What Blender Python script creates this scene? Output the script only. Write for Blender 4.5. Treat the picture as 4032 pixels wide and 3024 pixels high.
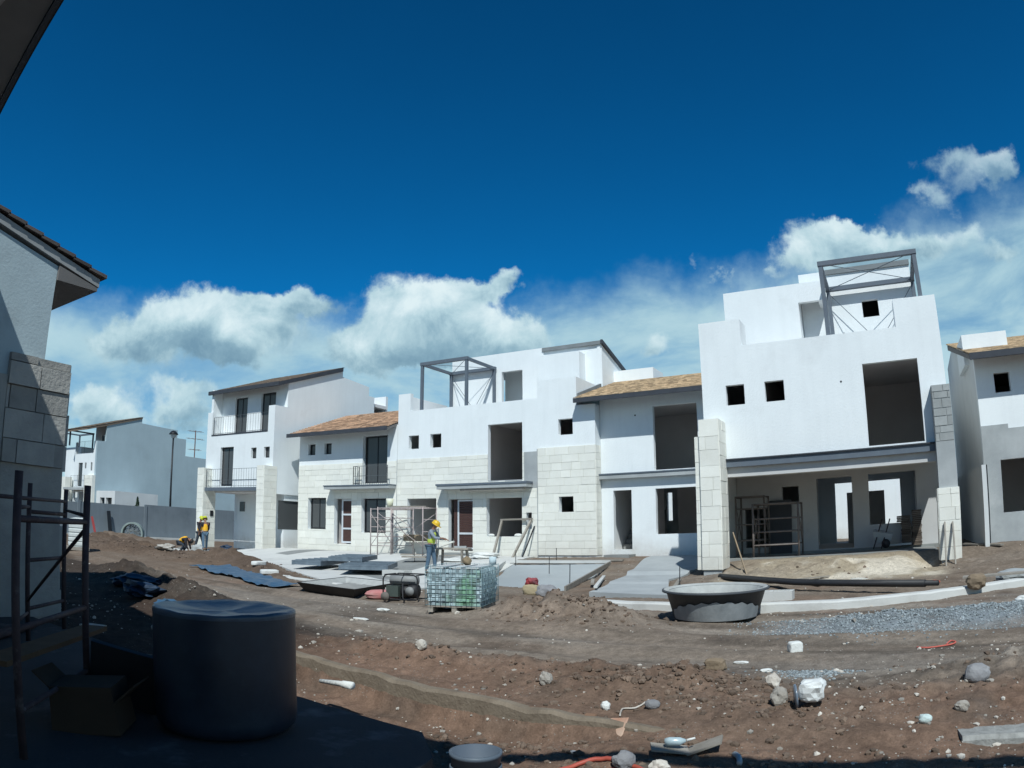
import bpy, bmesh, math, random
import numpy as np
from mathutils import Vector, Matrix
random.seed(7); rng=np.random.default_rng(7)
sc=bpy.context.scene
for o in list(bpy.data.objects): bpy.data.objects.remove(o)
COL=sc.collection
R=math.radians
# ------------------------------------------------------------------ camera
CZ=1.6
cam=bpy.data.cameras.new('camera'); co=bpy.data.objects.new('camera',cam); COL.objects.link(co); sc.camera=co
yaw,pitch,roll=R(28.9329),R(11.3987),R(-.2958)
F_=Vector((-math.sin(yaw)*math.cos(pitch),math.cos(yaw)*math.cos(pitch),math.sin(pitch)))
R0=Vector((math.cos(yaw),math.sin(yaw),0)); U0=R0.cross(F_)
RR=R0*math.cos(roll)+U0*math.sin(roll); UU=U0*math.cos(roll)-R0*math.sin(roll)
co.matrix_world=Matrix(((RR.x,UU.x,-F_.x,0),(RR.y,UU.y,-F_.y,0),(RR.z,UU.z,-F_.z,CZ),(0,0,0,1)))
cam.type='PANO'; cam.sensor_fit='HORIZONTAL'; cam.sensor_width=36; cam.sensor_height=27; cam.clip_end=3000; cam.clip_start=.05
# wide-angle lens: theta as a polynomial of the image radius in mm
_f=2890.326; _th=np.linspace(0.01,1.0,200); _r=_f*(_th+.0095*_th**3-.0047*_th**5)*36/4032
_A=np.stack([_r,_r**2,_r**3,_r**4],1); _k=np.linalg.lstsq(_A,_th,rcond=None)[0]
pc=cam if hasattr(cam,'panorama_type') else cam.cycles
pc.panorama_type='FISHEYE_LENS_POLYNOMIAL'; pc.fisheye_fov=R(180)
pc.fisheye_polynomial_k0=0
for i in range(4): setattr(pc,'fisheye_polynomial_k%d'%(i+1),-float(_k[i]))
sc.render.engine='CYCLES'
# ------------------------------------------------------------------ light, sky, exposure
SAZ,SEL=28.0,50.0          # sun: 28 degrees right of straight behind, 50 up
sd=Vector((math.sin(R(SAZ))*math.cos(R(SEL)),-math.cos(R(SAZ))*math.cos(R(SEL)),math.sin(R(SEL))))
sun=bpy.data.lights.new('sun','SUN'); sun.energy=4.2; sun.angle=R(.5); sun.color=(.955,1.0,.985)
so=bpy.data.objects.new('sun',sun); COL.objects.link(so); so.rotation_euler=sd.to_track_quat('Z','Y').to_euler()
vs=sc.view_settings; vs.view_transform='Standard'; vs.look='None'; vs.exposure=0; vs.gamma=1
W=bpy.data.worlds.new('World'); sc.world=W; W.use_nodes=True
NT=W.node_tree; NT.nodes.clear()
class NB:
    def __init__(s,nt): s.nt=nt
    def n(s,t,**k):
        x=s.nt.nodes.new(t)
        for a,b in k.items(): setattr(x,a,b)
        return x
    def l(s,a,b): s.nt.links.new(a,b)
    def m(s,op,a,b=None,c=None,clamp=False):
        x=s.n('ShaderNodeMath',operation=op); x.use_clamp=clamp
        for i,v in enumerate((a,b,c)):
            if v is None: continue
            if isinstance(v,(int,float)): x.inputs[i].default_value=v
            else: s.l(v,x.inputs[i])
        return x.outputs[0]
    def ramp(s,fac,stops):
        x=s.n('ShaderNodeValToRGB'); e=x.color_ramp.elements
        while len(e)>1: e.remove(e[-1])
        e[0].position=stops[0][0]; e[0].color=(*stops[0][1],1)
        for p,c in stops[1:]:
            q=e.new(p); q.color=(*c,1)
        s.l(fac,x.inputs[0]); return x.outputs[0]
    def mix(s,f,a,b,bt='MIX'):
        x=s.n('ShaderNodeMix',data_type='RGBA',blend_type=bt)
        for i,v in ((0,f),(6,a),(7,b)):
            if isinstance(v,(int,float)): x.inputs[i].default_value=v
            elif isinstance(v,tuple): x.inputs[i].default_value=(*v,1)
            else: s.l(v,x.inputs[i])
        return x.outputs[2]
    def noise(s,vec,scale,detail=4,rough=.55,dist=0):
        x=s.n('ShaderNodeTexNoise'); x.inputs['Scale'].default_value=scale; x.inputs['Detail'].default_value=detail
        x.inputs['Roughness'].default_value=rough; x.inputs['Distortion'].default_value=dist
        s.l(vec,x.inputs['Vector']); return x
b=NB(NT)
tc=b.n('ShaderNodeTexCoord'); gen=tc.outputs['Generated']
sky=b.n('ShaderNodeTexSky',sky_type='NISHITA'); sky.sun_disc=False; sky.sun_elevation=R(SEL); sky.sun_rotation=R(180-SAZ)
sky.altitude=1800; sky.air_density=1.0; sky.dust_density=.3; sky.ozone_density=2.5
deep=b.mix(1.0,sky.outputs[0],(.03,.76,1.20),'MULTIPLY')
sep=b.n('ShaderNodeSeparateXYZ'); b.l(gen,sep.inputs[0]); X,Y,Z=sep.outputs
warp=b.noise(gen,11,7,.6); wsep=b.n('ShaderNodeSeparateColor'); b.l(warp.outputs['Color'],wsep.inputs[0])
az=b.m('MULTIPLY',b.m('ARCTAN2',X,Y),57.2958); el=b.m('MULTIPLY',b.m('ARCSINE',Z),57.2958)
az=b.m('ADD',az,b.m('MULTIPLY',b.m('SUBTRACT',wsep.outputs[0],.5),9)); el=b.m('ADD',el,b.m('MULTIPLY',b.m('SUBTRACT',wsep.outputs[1],.5),6))
BL=[(-53.9, 15.3, 2.8, 1.7, 1.1), (-57.0, 13.9, 3.5, 1.3, 0.8), (-51.5, 14.4, 2.5, 1.6, 0.8), (-47.1, 16.9, 2.3, 0.9, 1.0), (-49.1, 15.5, 1.9, 1.1, 0.7), (-61.3, 12.8, 2.5, 1.1, 0.65), (-34.7, 17.0, 3.0, 1.8, 1.2), (-38.0, 16.0, 2.6, 2.0, 1.0), (-32.8, 15.2, 3.5, 1.8, 1.0), (-40.9, 13.9, 3.5, 1.3, 0.8), (-29.3, 14.8, 2.3, 1.3, 0.8), (-36.3, 13.6, 5.3, 1.1, 0.8), (-29.3, 19.8, 1.8, 0.9, 0.8), (-31.0, 19.1, 1.4, 0.6, 0.6), (-17.6, 13.6, 1.6, 1.0, 0.8), (-61.9, 7.7, 1.6, 1.1, 0.9), (-55.8, 8.2, 2.9, 1.2, 0.8), (-53.2, 10.1, 3.4, 0.7, 0.5), (-1.0, 21.3, 1.4, 1.0, 1.2), (-3.7, 20.0, 2.7, 1.4, 0.95), (-0.3, 19.8, 2.2, 1.2, 0.8), (2.9, 19.9, 1.5, 1.0, 0.8), (11.0, 23.6, 2.0, 1.15, 0.75), (6.4, 22.6, 1.4, 0.9, 0.6), (7.6, 25.1, 1.6, 0.8, 0.5), (8.3, 20.1, 1.2, 0.9, 0.5), (12.9, 23.1, 1.5, 1.2, 0.6), (5.1, 19.4, 2.2, 0.9, 0.5), (-11.3, 19.1, 0.8, 0.5, 0.45), (-13.3, 20.4, 0.7, 0.4, 0.35), (-7.3, 18.9, 0.8, 0.5, 0.4), (11.7, 18.3, 1.8, 0.8, 0.6)]
S=None;V=None
for a,e,ra,re,am in BL:
    ra*=1.28; re*=1.28
    dv=b.m('DIVIDE',b.m('SUBTRACT',el,e),re)
    q=b.m('ADD',b.m('POWER',b.m('ABSOLUTE',b.m('DIVIDE',b.m('SUBTRACT',az,a),ra)),2),b.m('POWER',b.m('ABSOLUTE',dv),2))
    w=b.m('MULTIPLY',b.m('POWER',2.718,b.m('MULTIPLY',q,-1)),am)
    v=b.m('MULTIPLY',w,dv)
    S=w if S is None else b.m('ADD',S,w); V=v if V is None else b.m('ADD',V,v)
n1=b.noise(gen,9,10,.60,.2); n2=b.noise(gen,13,8,.62,.3)
mp=b.n('ShaderNodeMapping'); mp.inputs['Scale'].default_value=(1,1,3.0); b.l(gen,mp.inputs[0])
n3=b.noise(mp.outputs[0],3.2,8,.6,.4)
def mr(v,a,c,d,e,sm=True):
    x=b.n('ShaderNodeMapRange'); x.interpolation_type='SMOOTHSTEP' if sm else 'LINEAR'; b.l(v,x.inputs[0])
    for i_,q in zip((1,2,3,4),(a,c,d,e)): x.inputs[i_].default_value=q
    return x.outputs[0]
# thin bright veil low behind the roofs
topz=mr(az,-36,-20,15.2,18.3); topz=b.m('ADD',topz,mr(az,-8,4,0,2.2)); veil=mr(b.m('SUBTRACT',el,topz),2.4,-2.4,0,1)
gap=mr(n3.outputs[0],.34,.56,.62,1.0)
va=b.m('MULTIPLY',b.m('MULTIPLY',veil,gap),.96)
vcol=b.ramp(n3.outputs[0],[(.25,(.24,.44,.56)),(.45,(.38,.60,.69)),(.7,(.52,.72,.79))])
# cumulus
fld=b.m('ADD',S,b.m('MULTIPLY',b.m('SUBTRACT',n1.outputs[0],.5),1.15))
al=b.m('MULTIPLY',mr(fld,.24,.66,0,.97),mr(b.m('ADD',el,b.m('MULTIPLY',az,.3)),21.5,25.5,1,.72))
sh=b.m('ADD',b.m('MULTIPLY',V,.42),b.m('MULTIPLY',b.m('SUBTRACT',n2.outputs[0],.5),1.7)); sh=b.m('ADD',sh,.56,clamp=True)
ccol=b.ramp(sh,[(0,(.17,.31,.42)),(.3,(.27,.44,.54)),(.6,(.48,.67,.74)),(.85,(.66,.82,.87)),(1,(.76,.90,.93))])
sk=b.n('ShaderNodeVectorMath',operation='SCALE'); b.l(deep,sk.inputs[0]); b.l(mr(el,12,58,.092,.056,False),sk.inputs['Scale'])
skyc=b.mix(va,sk.outputs[0],vcol); skyc=b.mix(al,skyc,ccol)
bg=b.n('ShaderNodeBackground'); b.l(skyc,bg.inputs[0]); bg.inputs[1].default_value=1.0
wo=b.n('ShaderNodeOutputWorld'); b.l(bg.outputs[0],wo.inputs[0])
# ------------------------------------------------------------------ materials
MATS={}
def mat(name,c1,c2=None,scale=3,rough=.85,bump=.0,bscale=40,rnd=0.0,metal=0,c3=None,stain=0,sscale=.6,spec=.3,streak=0,splash=0):
    if name in MATS: return MATS[name]
    m=bpy.data.materials.new(name); m.use_nodes=True; nt=m.node_tree; g=NB(nt)
    p=nt.nodes['Principled BSDF']; tc=g.n('ShaderNodeNewGeometry'); pos=tc.outputs['Position']
    c2=c2 or tuple(x*.85 for x in c1)
    n=g.noise(pos,scale,6,.6); fac=g.m('MULTIPLY_ADD',g.m('SUBTRACT',n.outputs[0],.5),2.2,.5,clamp=True)
    c=g.mix(fac,c1,c2)
    if c3:
        n3=g.noise(pos,sscale,7,.65); f3=g.m('MULTIPLY_ADD',g.m('SUBTRACT',n3.outputs[0],.56),6,.0,clamp=True)
        c=g.mix(g.m('MULTIPLY',f3,stain),c,c3)
    if streak:
        mp=g.n('ShaderNodeMapping'); mp.inputs['Scale'].default_value=(2.2,2.2,.18); g.l(pos,mp.inputs[0])
        ns=g.noise(mp.outputs[0],2,5,.6); fs=g.m('MULTIPLY_ADD',g.m('SUBTRACT',ns.outputs[0],.5),3,.15,clamp=True)
        c=g.mix(g.m('MULTIPLY',fs,streak),c,tuple(x*.7 for x in c1))
    if splash:
        sz=g.n('ShaderNodeSeparateXYZ'); g.l(pos,sz.inputs[0]); zz=g.m('ADD',sz.outputs[2],g.m('MULTIPLY',g.m('SUBTRACT',n.outputs[0],.5),1.6))
        ms=g.n('ShaderNodeMapRange'); g.l(zz,ms.inputs[0]); ms.inputs[1].default_value=1.25; ms.inputs[2].default_value=.45
        nq=g.noise(pos,4,6,.7); c=g.mix(g.m('MULTIPLY',g.m('MULTIPLY',ms.outputs[0],nq.outputs[0]),splash),c,(.36,.31,.25))
    if rnd:
        a=g.n('ShaderNodeAttribute',attribute_name='rnd')
        k=g.m('MULTIPLY_ADD',g.m('SUBTRACT',a.outputs['Fac'],.5),rnd*2,1)
        v=g.n('ShaderNodeVectorMath',operation='SCALE'); g.l(c,v.inputs[0]); g.l(k,v.inputs['Scale']); c=v.outputs[0]
    g.l(c,p.inputs['Base Color']); p.inputs['Roughness'].default_value=rough; p.inputs['Metallic'].default_value=metal
    p.inputs['Specular IOR Level'].default_value=spec
    if bump:
        nb=g.noise(pos,bscale,5,.6); bp=g.n('ShaderNodeBump'); bp.inputs['Strength'].default_value=bump; bp.inputs['Distance'].default_value=.02
        g.l(nb.outputs[0],bp.inputs['Height']); g.l(bp.outputs[0],p.inputs['Normal'])
    MATS[name]=m; return m
WHITE=mat('white_plaster',(.80,.835,.84),(.735,.77,.775),.7,.9,.35,18,c3=(.62,.64,.64),stain=.55,sscale=.45,streak=.16,splash=.8)
SIDEB=mat('shade_tinted_side_plaster',(.40,.50,.54),(.34,.43,.47),.6,.9,.1,20,c3=(.3,.36,.38),stain=.3,streak=.15)  # shade, light falloff and haze put into the side wall colour
WHITEN=mat('falloff_dimmed_plaster',(.42,.51,.54),(.35,.43,.46),.7,.9,.3,20,c3=(.22,.25,.26),stain=.5,streak=.15)  # gable plaster dimmed and blued in colour for light falloff
WHITEH=mat('weathered_white_plaster',(.66,.67,.66),(.58,.6,.6),.8,.9,.25,25,c3=(.45,.44,.42),stain=.5,sscale=.7,streak=.2)
INNER=mat('raw_interior_plaster',(.72,.69,.67),(.62,.59,.57),.8,.95,.2,20)
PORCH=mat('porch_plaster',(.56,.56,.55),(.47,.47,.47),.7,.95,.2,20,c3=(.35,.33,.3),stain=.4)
STONE=mat('cream_limestone',(.79,.785,.72),(.73,.72,.65),2.5,.9,.4,30,rnd=.06,c3=(.58,.56,.49),stain=.3,sscale=1.2,splash=.5)
STONEB=mat('stone_joint',(.46,.44,.38),None,5,.95)
CMU=mat('grey_block',(.36,.375,.37),(.27,.285,.28),3,.95,.5,40,rnd=.12)
CEM=mat('raw_cement_render',(.44,.46,.46),(.28,.30,.305),.9,.95,.3,30,c3=(.46,.47,.47),stain=.8,sscale=.8,streak=.25)
CONC=mat('pale_concrete',(.60,.60,.57),(.50,.50,.48),.9,.9,.3,30,c3=(.36,.35,.32),stain=.55,sscale=.9)
CONCG=mat('grey_concrete',(.27,.28,.27),(.2,.205,.2),1.2,.9,.3,30,c3=(.14,.13,.12),stain=.5)
CONCW=mat('fresh_wet_concrete',(.38,.41,.42),(.32,.35,.36),.5,.45,.05,20)
CONCD=mat('shade_darkened_dusty_slab',(.05,.055,.06),(.033,.036,.040),1.2,.9,.3,30,c3=(.22,.23,.24),stain=.5,sscale=1.5)  # foreground shade put into the base colour, with paler dusty patches
MOSS=mat('stained_concrete_kerb',(.25,.205,.155),(.14,.11,.08),3.5,.95,.7,25,c3=(.14,.105,.078),stain=1,sscale=1.6,streak=.3)
STEEL=mat('blue_grey_steel',(.13,.16,.19),(.10,.12,.15),3,.6,0,rnd=0,c3=(.3,.32,.33),stain=.2,sscale=3)
DARKST=mat('dark_fascia',(.055,.062,.075),(.04,.045,.055),3,.7)
RAILM=mat('grey_railing',(.085,.095,.105),None,3,.6)
SHINGN=mat('dull_brown_tiles',(.20,.155,.12),(.14,.105,.08),4,.9,rnd=.3)
FRAME=mat('black_aluminium',(.018,.02,.024),None,3,.4)
GREYF=mat('grey_flashing',(.22,.24,.25),(.17,.185,.19),2,.85)
SHING=mat('tan_shingles',(.50,.37,.235),(.38,.28,.18),4,.9,.3,40,rnd=.4)
SHINGB=mat('brown_tiles',(.50,.33,.22),(.37,.24,.16),4,.9,.3,40,rnd=.4)
SHINGD=mat('dark_roof_tiles',(.10,.085,.08),(.065,.055,.05),4,.9,.3,40,rnd=.3)
SOFF=mat('grey_soffit',(.17,.16,.155),(.14,.135,.13),2,.9)
WOOD=mat('raw_timber',(.36,.28,.19),(.24,.18,.12),6,.85,.2,60,rnd=.2)
WOODG=mat('greyed_timber',(.33,.30,.26),(.22,.2,.17),6,.9,.2,60,rnd=.2)
DOOR=mat('dark_red_brown_door',(.085,.045,.038),(.06,.032,.028),8,.5)
ALUW=mat('white_door_frame',(.62,.65,.68),None,3,.5)
RUSTS=mat('scaffold_pink_grey_paint',(.48,.42,.40),(.33,.27,.26),9,.7,.1,60)
SCAFP=mat('porch_scaffold_grey',(.22,.19,.175),(.14,.12,.11),9,.8)
SCAFD=mat('scaffold_rust_paint',(.075,.05,.052),(.04,.032,.038),12,.75,.2,60,c3=(.2,.19,.19),stain=.5,sscale=8)
PLAST=mat('dark_blue_plastic',(.022,.033,.052),(.010,.015,.026),2.5,.45,.1,8,spec=.5,c3=(.04,.055,.07),stain=.5,sscale=2.2)
TARP=mat('blue_plastic_sheet',(.05,.12,.20),(.035,.08,.14),3,.4,.4,14,spec=.5)
BLACK=mat('black_rubber',(.012,.012,.014),(.02,.02,.022),4,.6,spec=.5)
TROUGH=mat('trough_steel',(.05,.05,.05),(.035,.033,.032),3,.7)
MORT=mat('dried_mortar',(.46,.47,.45),(.33,.335,.32),3,.95,.6,25)
TUBM=mat('tub_rubber',(.075,.082,.09),(.05,.055,.062),3,.6)
TUBS=mat('mortar_smeared_tub',(.34,.36,.37),(.22,.24,.25),4,.85,.2,20)
RED=mat('faded_red',(.45,.08,.075),(.3,.05,.05),5,.7)
ORNG=mat('orange_hose',(.5,.11,.07),(.35,.07,.05),4,.5)
WST=mat('white_block',(.72,.73,.70),(.62,.62,.59),6,.9,.5,30)
ROCK=mat('grey_stone',(.27,.27,.275),(.18,.18,.19),7,.9,.5,25,rnd=.3)
PALE=mat('pale_debris',(.50,.47,.42),(.28,.25,.215),7,.9,.3,30,rnd=.5)
GRAV=mat('blue_grey_gravel',(.29,.325,.335),(.19,.215,.225),7,.9,.0,30,rnd=.5)
DIRTC=mat('dirt_clod',(.19,.137,.102),(.125,.092,.07),3,1,.6,45,rnd=.35)
CLAY=mat('clay_tile',(.40,.20,.13),(.55,.42,.32),5,.9)
SKIN=mat('skin',(.25,.13,.085),None,10,.6)
HYEL=mat('yellow_helmet',(.72,.46,.03),None,4,.35,spec=.5)
HLIM=mat('lime_yellow_helmet',(.55,.58,.03),None,4,.35,spec=.5)
VORG=mat('orange_vest',(.80,.44,.03),(.7,.36,.02),6,.8)
VLIM=mat('lime_vest',(.5,.62,.09),(.42,.52,.08),6,.8)
VSTR=mat('silver_tape',(.55,.57,.55),None,6,.4)
JEAN=mat('blue_jeans',(.10,.16,.22),(.06,.10,.15),12,.9)
JEAND=mat('dark_trousers',(.035,.045,.06),None,12,.9)
PLAID=mat('grey_checked_shirt',(.30,.34,.38),(.14,.17,.20),30,.9)
DSHIRT=mat('dark_shirt',(.03,.028,.035),None,8,.9)
BOOT=mat('dusty_boots',(.10,.075,.05),None,8,.9)
CARD=mat('brown_cardboard',(.06,.04,.026),(.045,.03,.02),4,.9)
BLUED=mat('dark_blue_sheet',(.02,.045,.085),(.015,.03,.06),3,.6,.3,10)
GRSEN=mat('green_net_blocks',(.10,.24,.13),(.17,.3,.2),5,.8,rnd=.5)
def mk_load():
    m=bpy.data.materials.new('pale_blocks_with_green'); m.use_nodes=True; g=NB(m.node_tree); p=m.node_tree.nodes['Principled BSDF']
    pos=g.n('ShaderNodeNewGeometry').outputs['Position']; a=g.n('ShaderNodeAttribute',attribute_name='rnd')
    n=g.noise(pos,1.7,3,.5); f=g.m('MULTIPLY_ADD',g.m('SUBTRACT',n.outputs[0],.52),9,0,clamp=True)
    c=g.mix(g.m('MULTIPLY',f,.8),(.34,.43,.46),(.11,.27,.14))
    k=g.m('MULTIPLY_ADD',g.m('SUBTRACT',a.outputs['Fac'],.5),1.0,1)
    v=g.n('ShaderNodeVectorMath',operation='SCALE'); g.l(c,v.inputs[0]); g.l(k,v.inputs['Scale']); g.l(v.outputs[0],p.inputs['Base Color']); p.inputs['Roughness'].default_value=.7
    return m
LOAD=mk_load()
def mk_glass():
    m=bpy.data.materials.new('dark_window_glass'); m.use_nodes=True; p=m.node_tree.nodes['Principled BSDF']
    p.inputs['Base Color'].default_value=(.075,.08,.082,1); p.inputs['Roughness'].default_value=.12; p.inputs['Specular IOR Level'].default_value=.35
    return m
GLASS=mk_glass()
# ------------------------------------------------------------------ mesh builder
SPLIT={'inner_partition','parapet_pier','conduit_hole','expansion_joint','floor_slab','outer_wall','wing_wall','cross_brace','rungs','top_board','side_wall','front_wall','stair_tower','top_storey_wall','roof_room','gable_wall','upper_front_wall','annex','top_rail','drip_edge','panel_battens','post','frame_crossbar','stair'}
class MB:
    def __init__(s,smooth=False): s.v=[];s.f=[];s.r=[];s.smooth=smooth
    def q(s,pts,r=None):
        i=len(s.v); s.v+= [tuple(p) for p in pts]; s.f.append(tuple(range(i,i+len(pts)))); s.r.append(random.random() if r is None else r)
    def faces(s,pts,faces,r=None):
        i=len(s.v); r=random.random() if r is None else r
        s.v+=[tuple(p) for p in pts]
        for f in faces: s.f.append(tuple(i+k for k in f)); s.r.append(r)
        return s
    def box(s,x0,x1,y0,y1,z0,z1,r=None):
        if x0>x1:x0,x1=x1,x0
        if y0>y1:y0,y1=y1,y0
        if z0>z1:z0,z1=z1,z0
        P=[(x0,y0,z0),(x1,y0,z0),(x1,y1,z0),(x0,y1,z0),(x0,y0,z1),(x1,y0,z1),(x1,y1,z1),(x0,y1,z1)]
        return s.hexa(P,r)
    def hexa(s,P,r=None):
        return s.faces(P,[(0,3,2,1),(4,5,6,7),(0,1,5,4),(1,2,6,5),(2,3,7,6),(3,0,4,7)],r)
    def obox(s,c,d,rot=(0,0,0),r=None,taper=1):
        from mathutils import Euler
        M=Euler(rot).to_matrix(); h=[x/2 for x in d]; P=[]
        for sz in (-1,1):
            t=taper if sz>0 else 1
            for sx,sy in ((-1,-1),(1,-1),(1,1),(-1,1)): P.append(Vector(c)+M@Vector((sx*h[0]*t,sy*h[1]*t,sz*h[2])))
        return s.hexa(P,r)
    def bar(s,a,b_,w,h=None,r=None,up=(0,0,1)):
        a=Vector(a);b_=Vector(b_);h=h or w; d=(b_-a).normalized(); u=Vector(up)
        if abs(d.dot(u))>.98: u=Vector((1,0,0))
        sx=d.cross(u).normalized()*w/2; sy=sx.cross(d).normalized()*h/2
        P=[a-sx-sy,a+sx-sy,a+sx+sy,a-sx+sy,b_-sx-sy,b_+sx-sy,b_+sx+sy,b_-sx+sy]
        return s.hexa(P,r)
    def tube(s,pts,rad,n=8,cap=True,r=None):
        pts=[Vector(p) for p in pts]; r=random.random() if r is None else r
        rad=rad if isinstance(rad,(list,tuple)) else [rad]*len(pts)
        base=len(s.v); prev=None
        for i,p in enumerate(pts):
            d=(pts[min(i+1,len(pts)-1)]-pts[max(i-1,0)]).normalized()
            if prev is None:
                u=Vector((0,0,1)) if abs(d.z)<.9 else Vector((1,0,0)); u=(u-d*u.dot(d)).normalized()
            else: u=(prev-d*prev.dot(d)).normalized()
            prev=u; w=d.cross(u)
            for k in range(n):
                a=2*math.pi*k/n; s.v.append(tuple(p+(u*math.cos(a)+w*math.sin(a))*rad[i]))
        for i in range(len(pts)-1):
            for k in range(n):
                a0=base+i*n+k;a1=base+i*n+(k+1)%n; s.f.append((a0,a1,a1+n,a0+n)); s.r.append(r)
        if cap:
            s.f.append(tuple(base+k for k in range(n))[::-1]); s.r.append(r)
            s.f.append(tuple(base+(len(pts)-1)*n+k for k in range(n))); s.r.append(r)
        return s
    def lathe(s,prof,c=(0,0,0),n=32,sx=1,sy=1,r=None,rot=0):
        base=len(s.v); r=random.random() if r is None else r
        for (q,z) in prof:
            for k in range(n):
                a=2*math.pi*k/n; x=q*sx*math.cos(a);y=q*sy*math.sin(a)
                s.v.append((c[0]+x*math.cos(rot)-y*math.sin(rot),c[1]+x*math.sin(rot)+y*math.cos(rot),c[2]+z))
        for i in range(len(prof)-1):
            for k in range(n):
                a0=base+i*n+k;a1=base+i*n+(k+1)%n; s.f.append((a0,a1,a1+n,a0+n)); s.r.append(r)
        return s
    def prism(s,poly,axis,a,b_,r=None):
        # poly of 2D points; axis 'x' -> (y,z) extruded in x from a to b_ ; 'y' -> (x,z); 'z' -> (x,y)
        def P(p,t): return {'x':(t,p[0],p[1]),'y':(p[0],t,p[1]),'z':(p[0],p[1],t)}[axis]
        n=len(poly); pts=[P(p,a) for p in poly]+[P(p,b_) for p in poly]
        fs=[tuple(range(n)),tuple(range(2*n-1,n-1,-1))]+[(i,i+n,(i+1)%n+n,(i+1)%n) for i in range(n)]
        return s.faces(pts,fs,r)
    def wall(s,axis,u0,u1,z0,z1,t0,t1,holes=(),r=None):
        # flat wall with rectangular holes / cut-outs; axis 'x': spans x, thickness in y t0..t1
        us=sorted({u0,u1,*[min(max(h[k],u0),u1) for h in holes for k in (0,1)]}); zs=sorted({z0,z1,*[min(max(h[k],z0),z1) for h in holes for k in (2,3)]})
        def P(u,t,z): return (u,t,z) if axis=='x' else (t,u,z)
        def solid(i,j):
            if i<0 or j<0 or i>=len(us)-1 or j>=len(zs)-1: return False
            cu=(us[i]+us[i+1])/2; cz=(zs[j]+zs[j+1])/2
            return not any(h[0]<cu<h[1] and h[2]<cz<h[3] for h in holes)
        r=random.random() if r is None else r
        vid={}
        def V(i,t,j):
            k=(i,t,j)
            if k not in vid: vid[k]=len(s.v); s.v.append(P(us[i],(t0,t1)[t],zs[j]))
            return vid[k]
        for i in range(len(us)-1):
            for j in range(len(zs)-1):
                if not solid(i,j): continue
                L=[(V(i,0,j),V(i+1,0,j),V(i+1,0,j+1),V(i,0,j+1)),(V(i,1,j),V(i,1,j+1),V(i+1,1,j+1),V(i+1,1,j))]
                if not solid(i-1,j): L.append((V(i,0,j),V(i,0,j+1),V(i,1,j+1),V(i,1,j)))
                if not solid(i+1,j): L.append((V(i+1,0,j),V(i+1,1,j),V(i+1,1,j+1),V(i+1,0,j+1)))
                if not solid(i,j-1): L.append((V(i,0,j),V(i,1,j),V(i+1,1,j),V(i+1,0,j)))
                if not solid(i,j+1): L.append((V(i,0,j+1),V(i+1,0,j+1),V(i+1,1,j+1),V(i,1,j+1)))
                for f in L: s.f.append(f); s.r.append(r)
        return s
    def islands(s):
        par=list(range(len(s.v)))
        def fd(a):
            while par[a]!=a: par[a]=par[par[a]]; a=par[a]
            return a
        for f in s.f:
            r0=fd(f[0])
            for k in f[1:]:
                r1=fd(k)
                if r1!=r0: par[r1]=r0
        out={}
        for f,r in zip(s.f,s.r): out.setdefault(fd(f[0]),[]).append((f,r))
        res=[]
        for L in out.values():
            m=MB(s.smooth); mp={}
            for f,r in L:
                g=[]
                for k in f:
                    if k not in mp: mp[k]=len(m.v); m.v.append(s.v[k])
                    g.append(mp[k])
                m.f.append(tuple(g)); m.r.append(r)
            res.append(m)
        return res
    def build(s,name,m,parent=None,root=None):
        if name in SPLIT and parent is not None:
            L=s.islands()
            if len(L)>1: return [q.build1(name,m,parent) for q in L][0]
        return s.build1(name,m,parent)
    def build1(s,name,m,parent=None,root=None):
        me=bpy.data.meshes.new(name); off=Vector((0,0,0))
        o=bpy.data.objects.new(name,me)
        if parent is not None:
            o.parent=parent; off=absloc(parent)
        me.from_pydata([(x-off.x,y-off.y,z-off.z) for x,y,z in s.v],[],s.f); me.update()
        bm=bmesh.new(); bm.from_mesh(me); bmesh.ops.recalc_face_normals(bm,faces=bm.faces); bm.to_mesh(me); bm.free()
        at=me.attributes.new('rnd','FLOAT','FACE'); at.data.foreach_set('value',s.r)
        if s.smooth: me.polygons.foreach_set('use_smooth',[True]*len(me.polygons))
        me.materials.append(m); COL.objects.link(o); return o
def absloc(o):
    v=Vector((0,0,0))
    while o is not None: v+=o.location; o=o.parent
    return v
def tag(o,label=None,cat=None,group=None,kind=None):
    if label: o['label']=label
    if cat: o['category']=cat
    if group: o['group']=group
    if kind: o['kind']=kind
    return o
def thing(name,loc,label,cat,group=None):
    o=bpy.data.objects.new(name,None); COL.objects.link(o); o.location=loc; o.empty_display_size=.2
    return tag(o,label,cat,group)
def copy_tree(o,parent=None):
    c=o.copy(); COL.objects.link(c); c.parent=parent
    for ch in o.children: copy_tree(ch,c)
    return c
def rects_minus(rect,holes):
    out=[rect]
    for h in holes:
        nx=[]
        for (a,b_,c,d) in out:
            if h[1]<=a or h[0]>=b_ or h[3]<=c or h[2]>=d: nx.append((a,b_,c,d)); continue
            if h[0]>a: nx.append((a,h[0],c,d))
            if h[1]<b_: nx.append((h[1],b_,c,d))
            a2=max(a,h[0]);b2=min(b_,h[1])
            if h[2]>c: nx.append((a2,b2,c,h[2]))
            if h[3]<d: nx.append((a2,b2,h[3],d))
        out=nx
    return out
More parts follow.
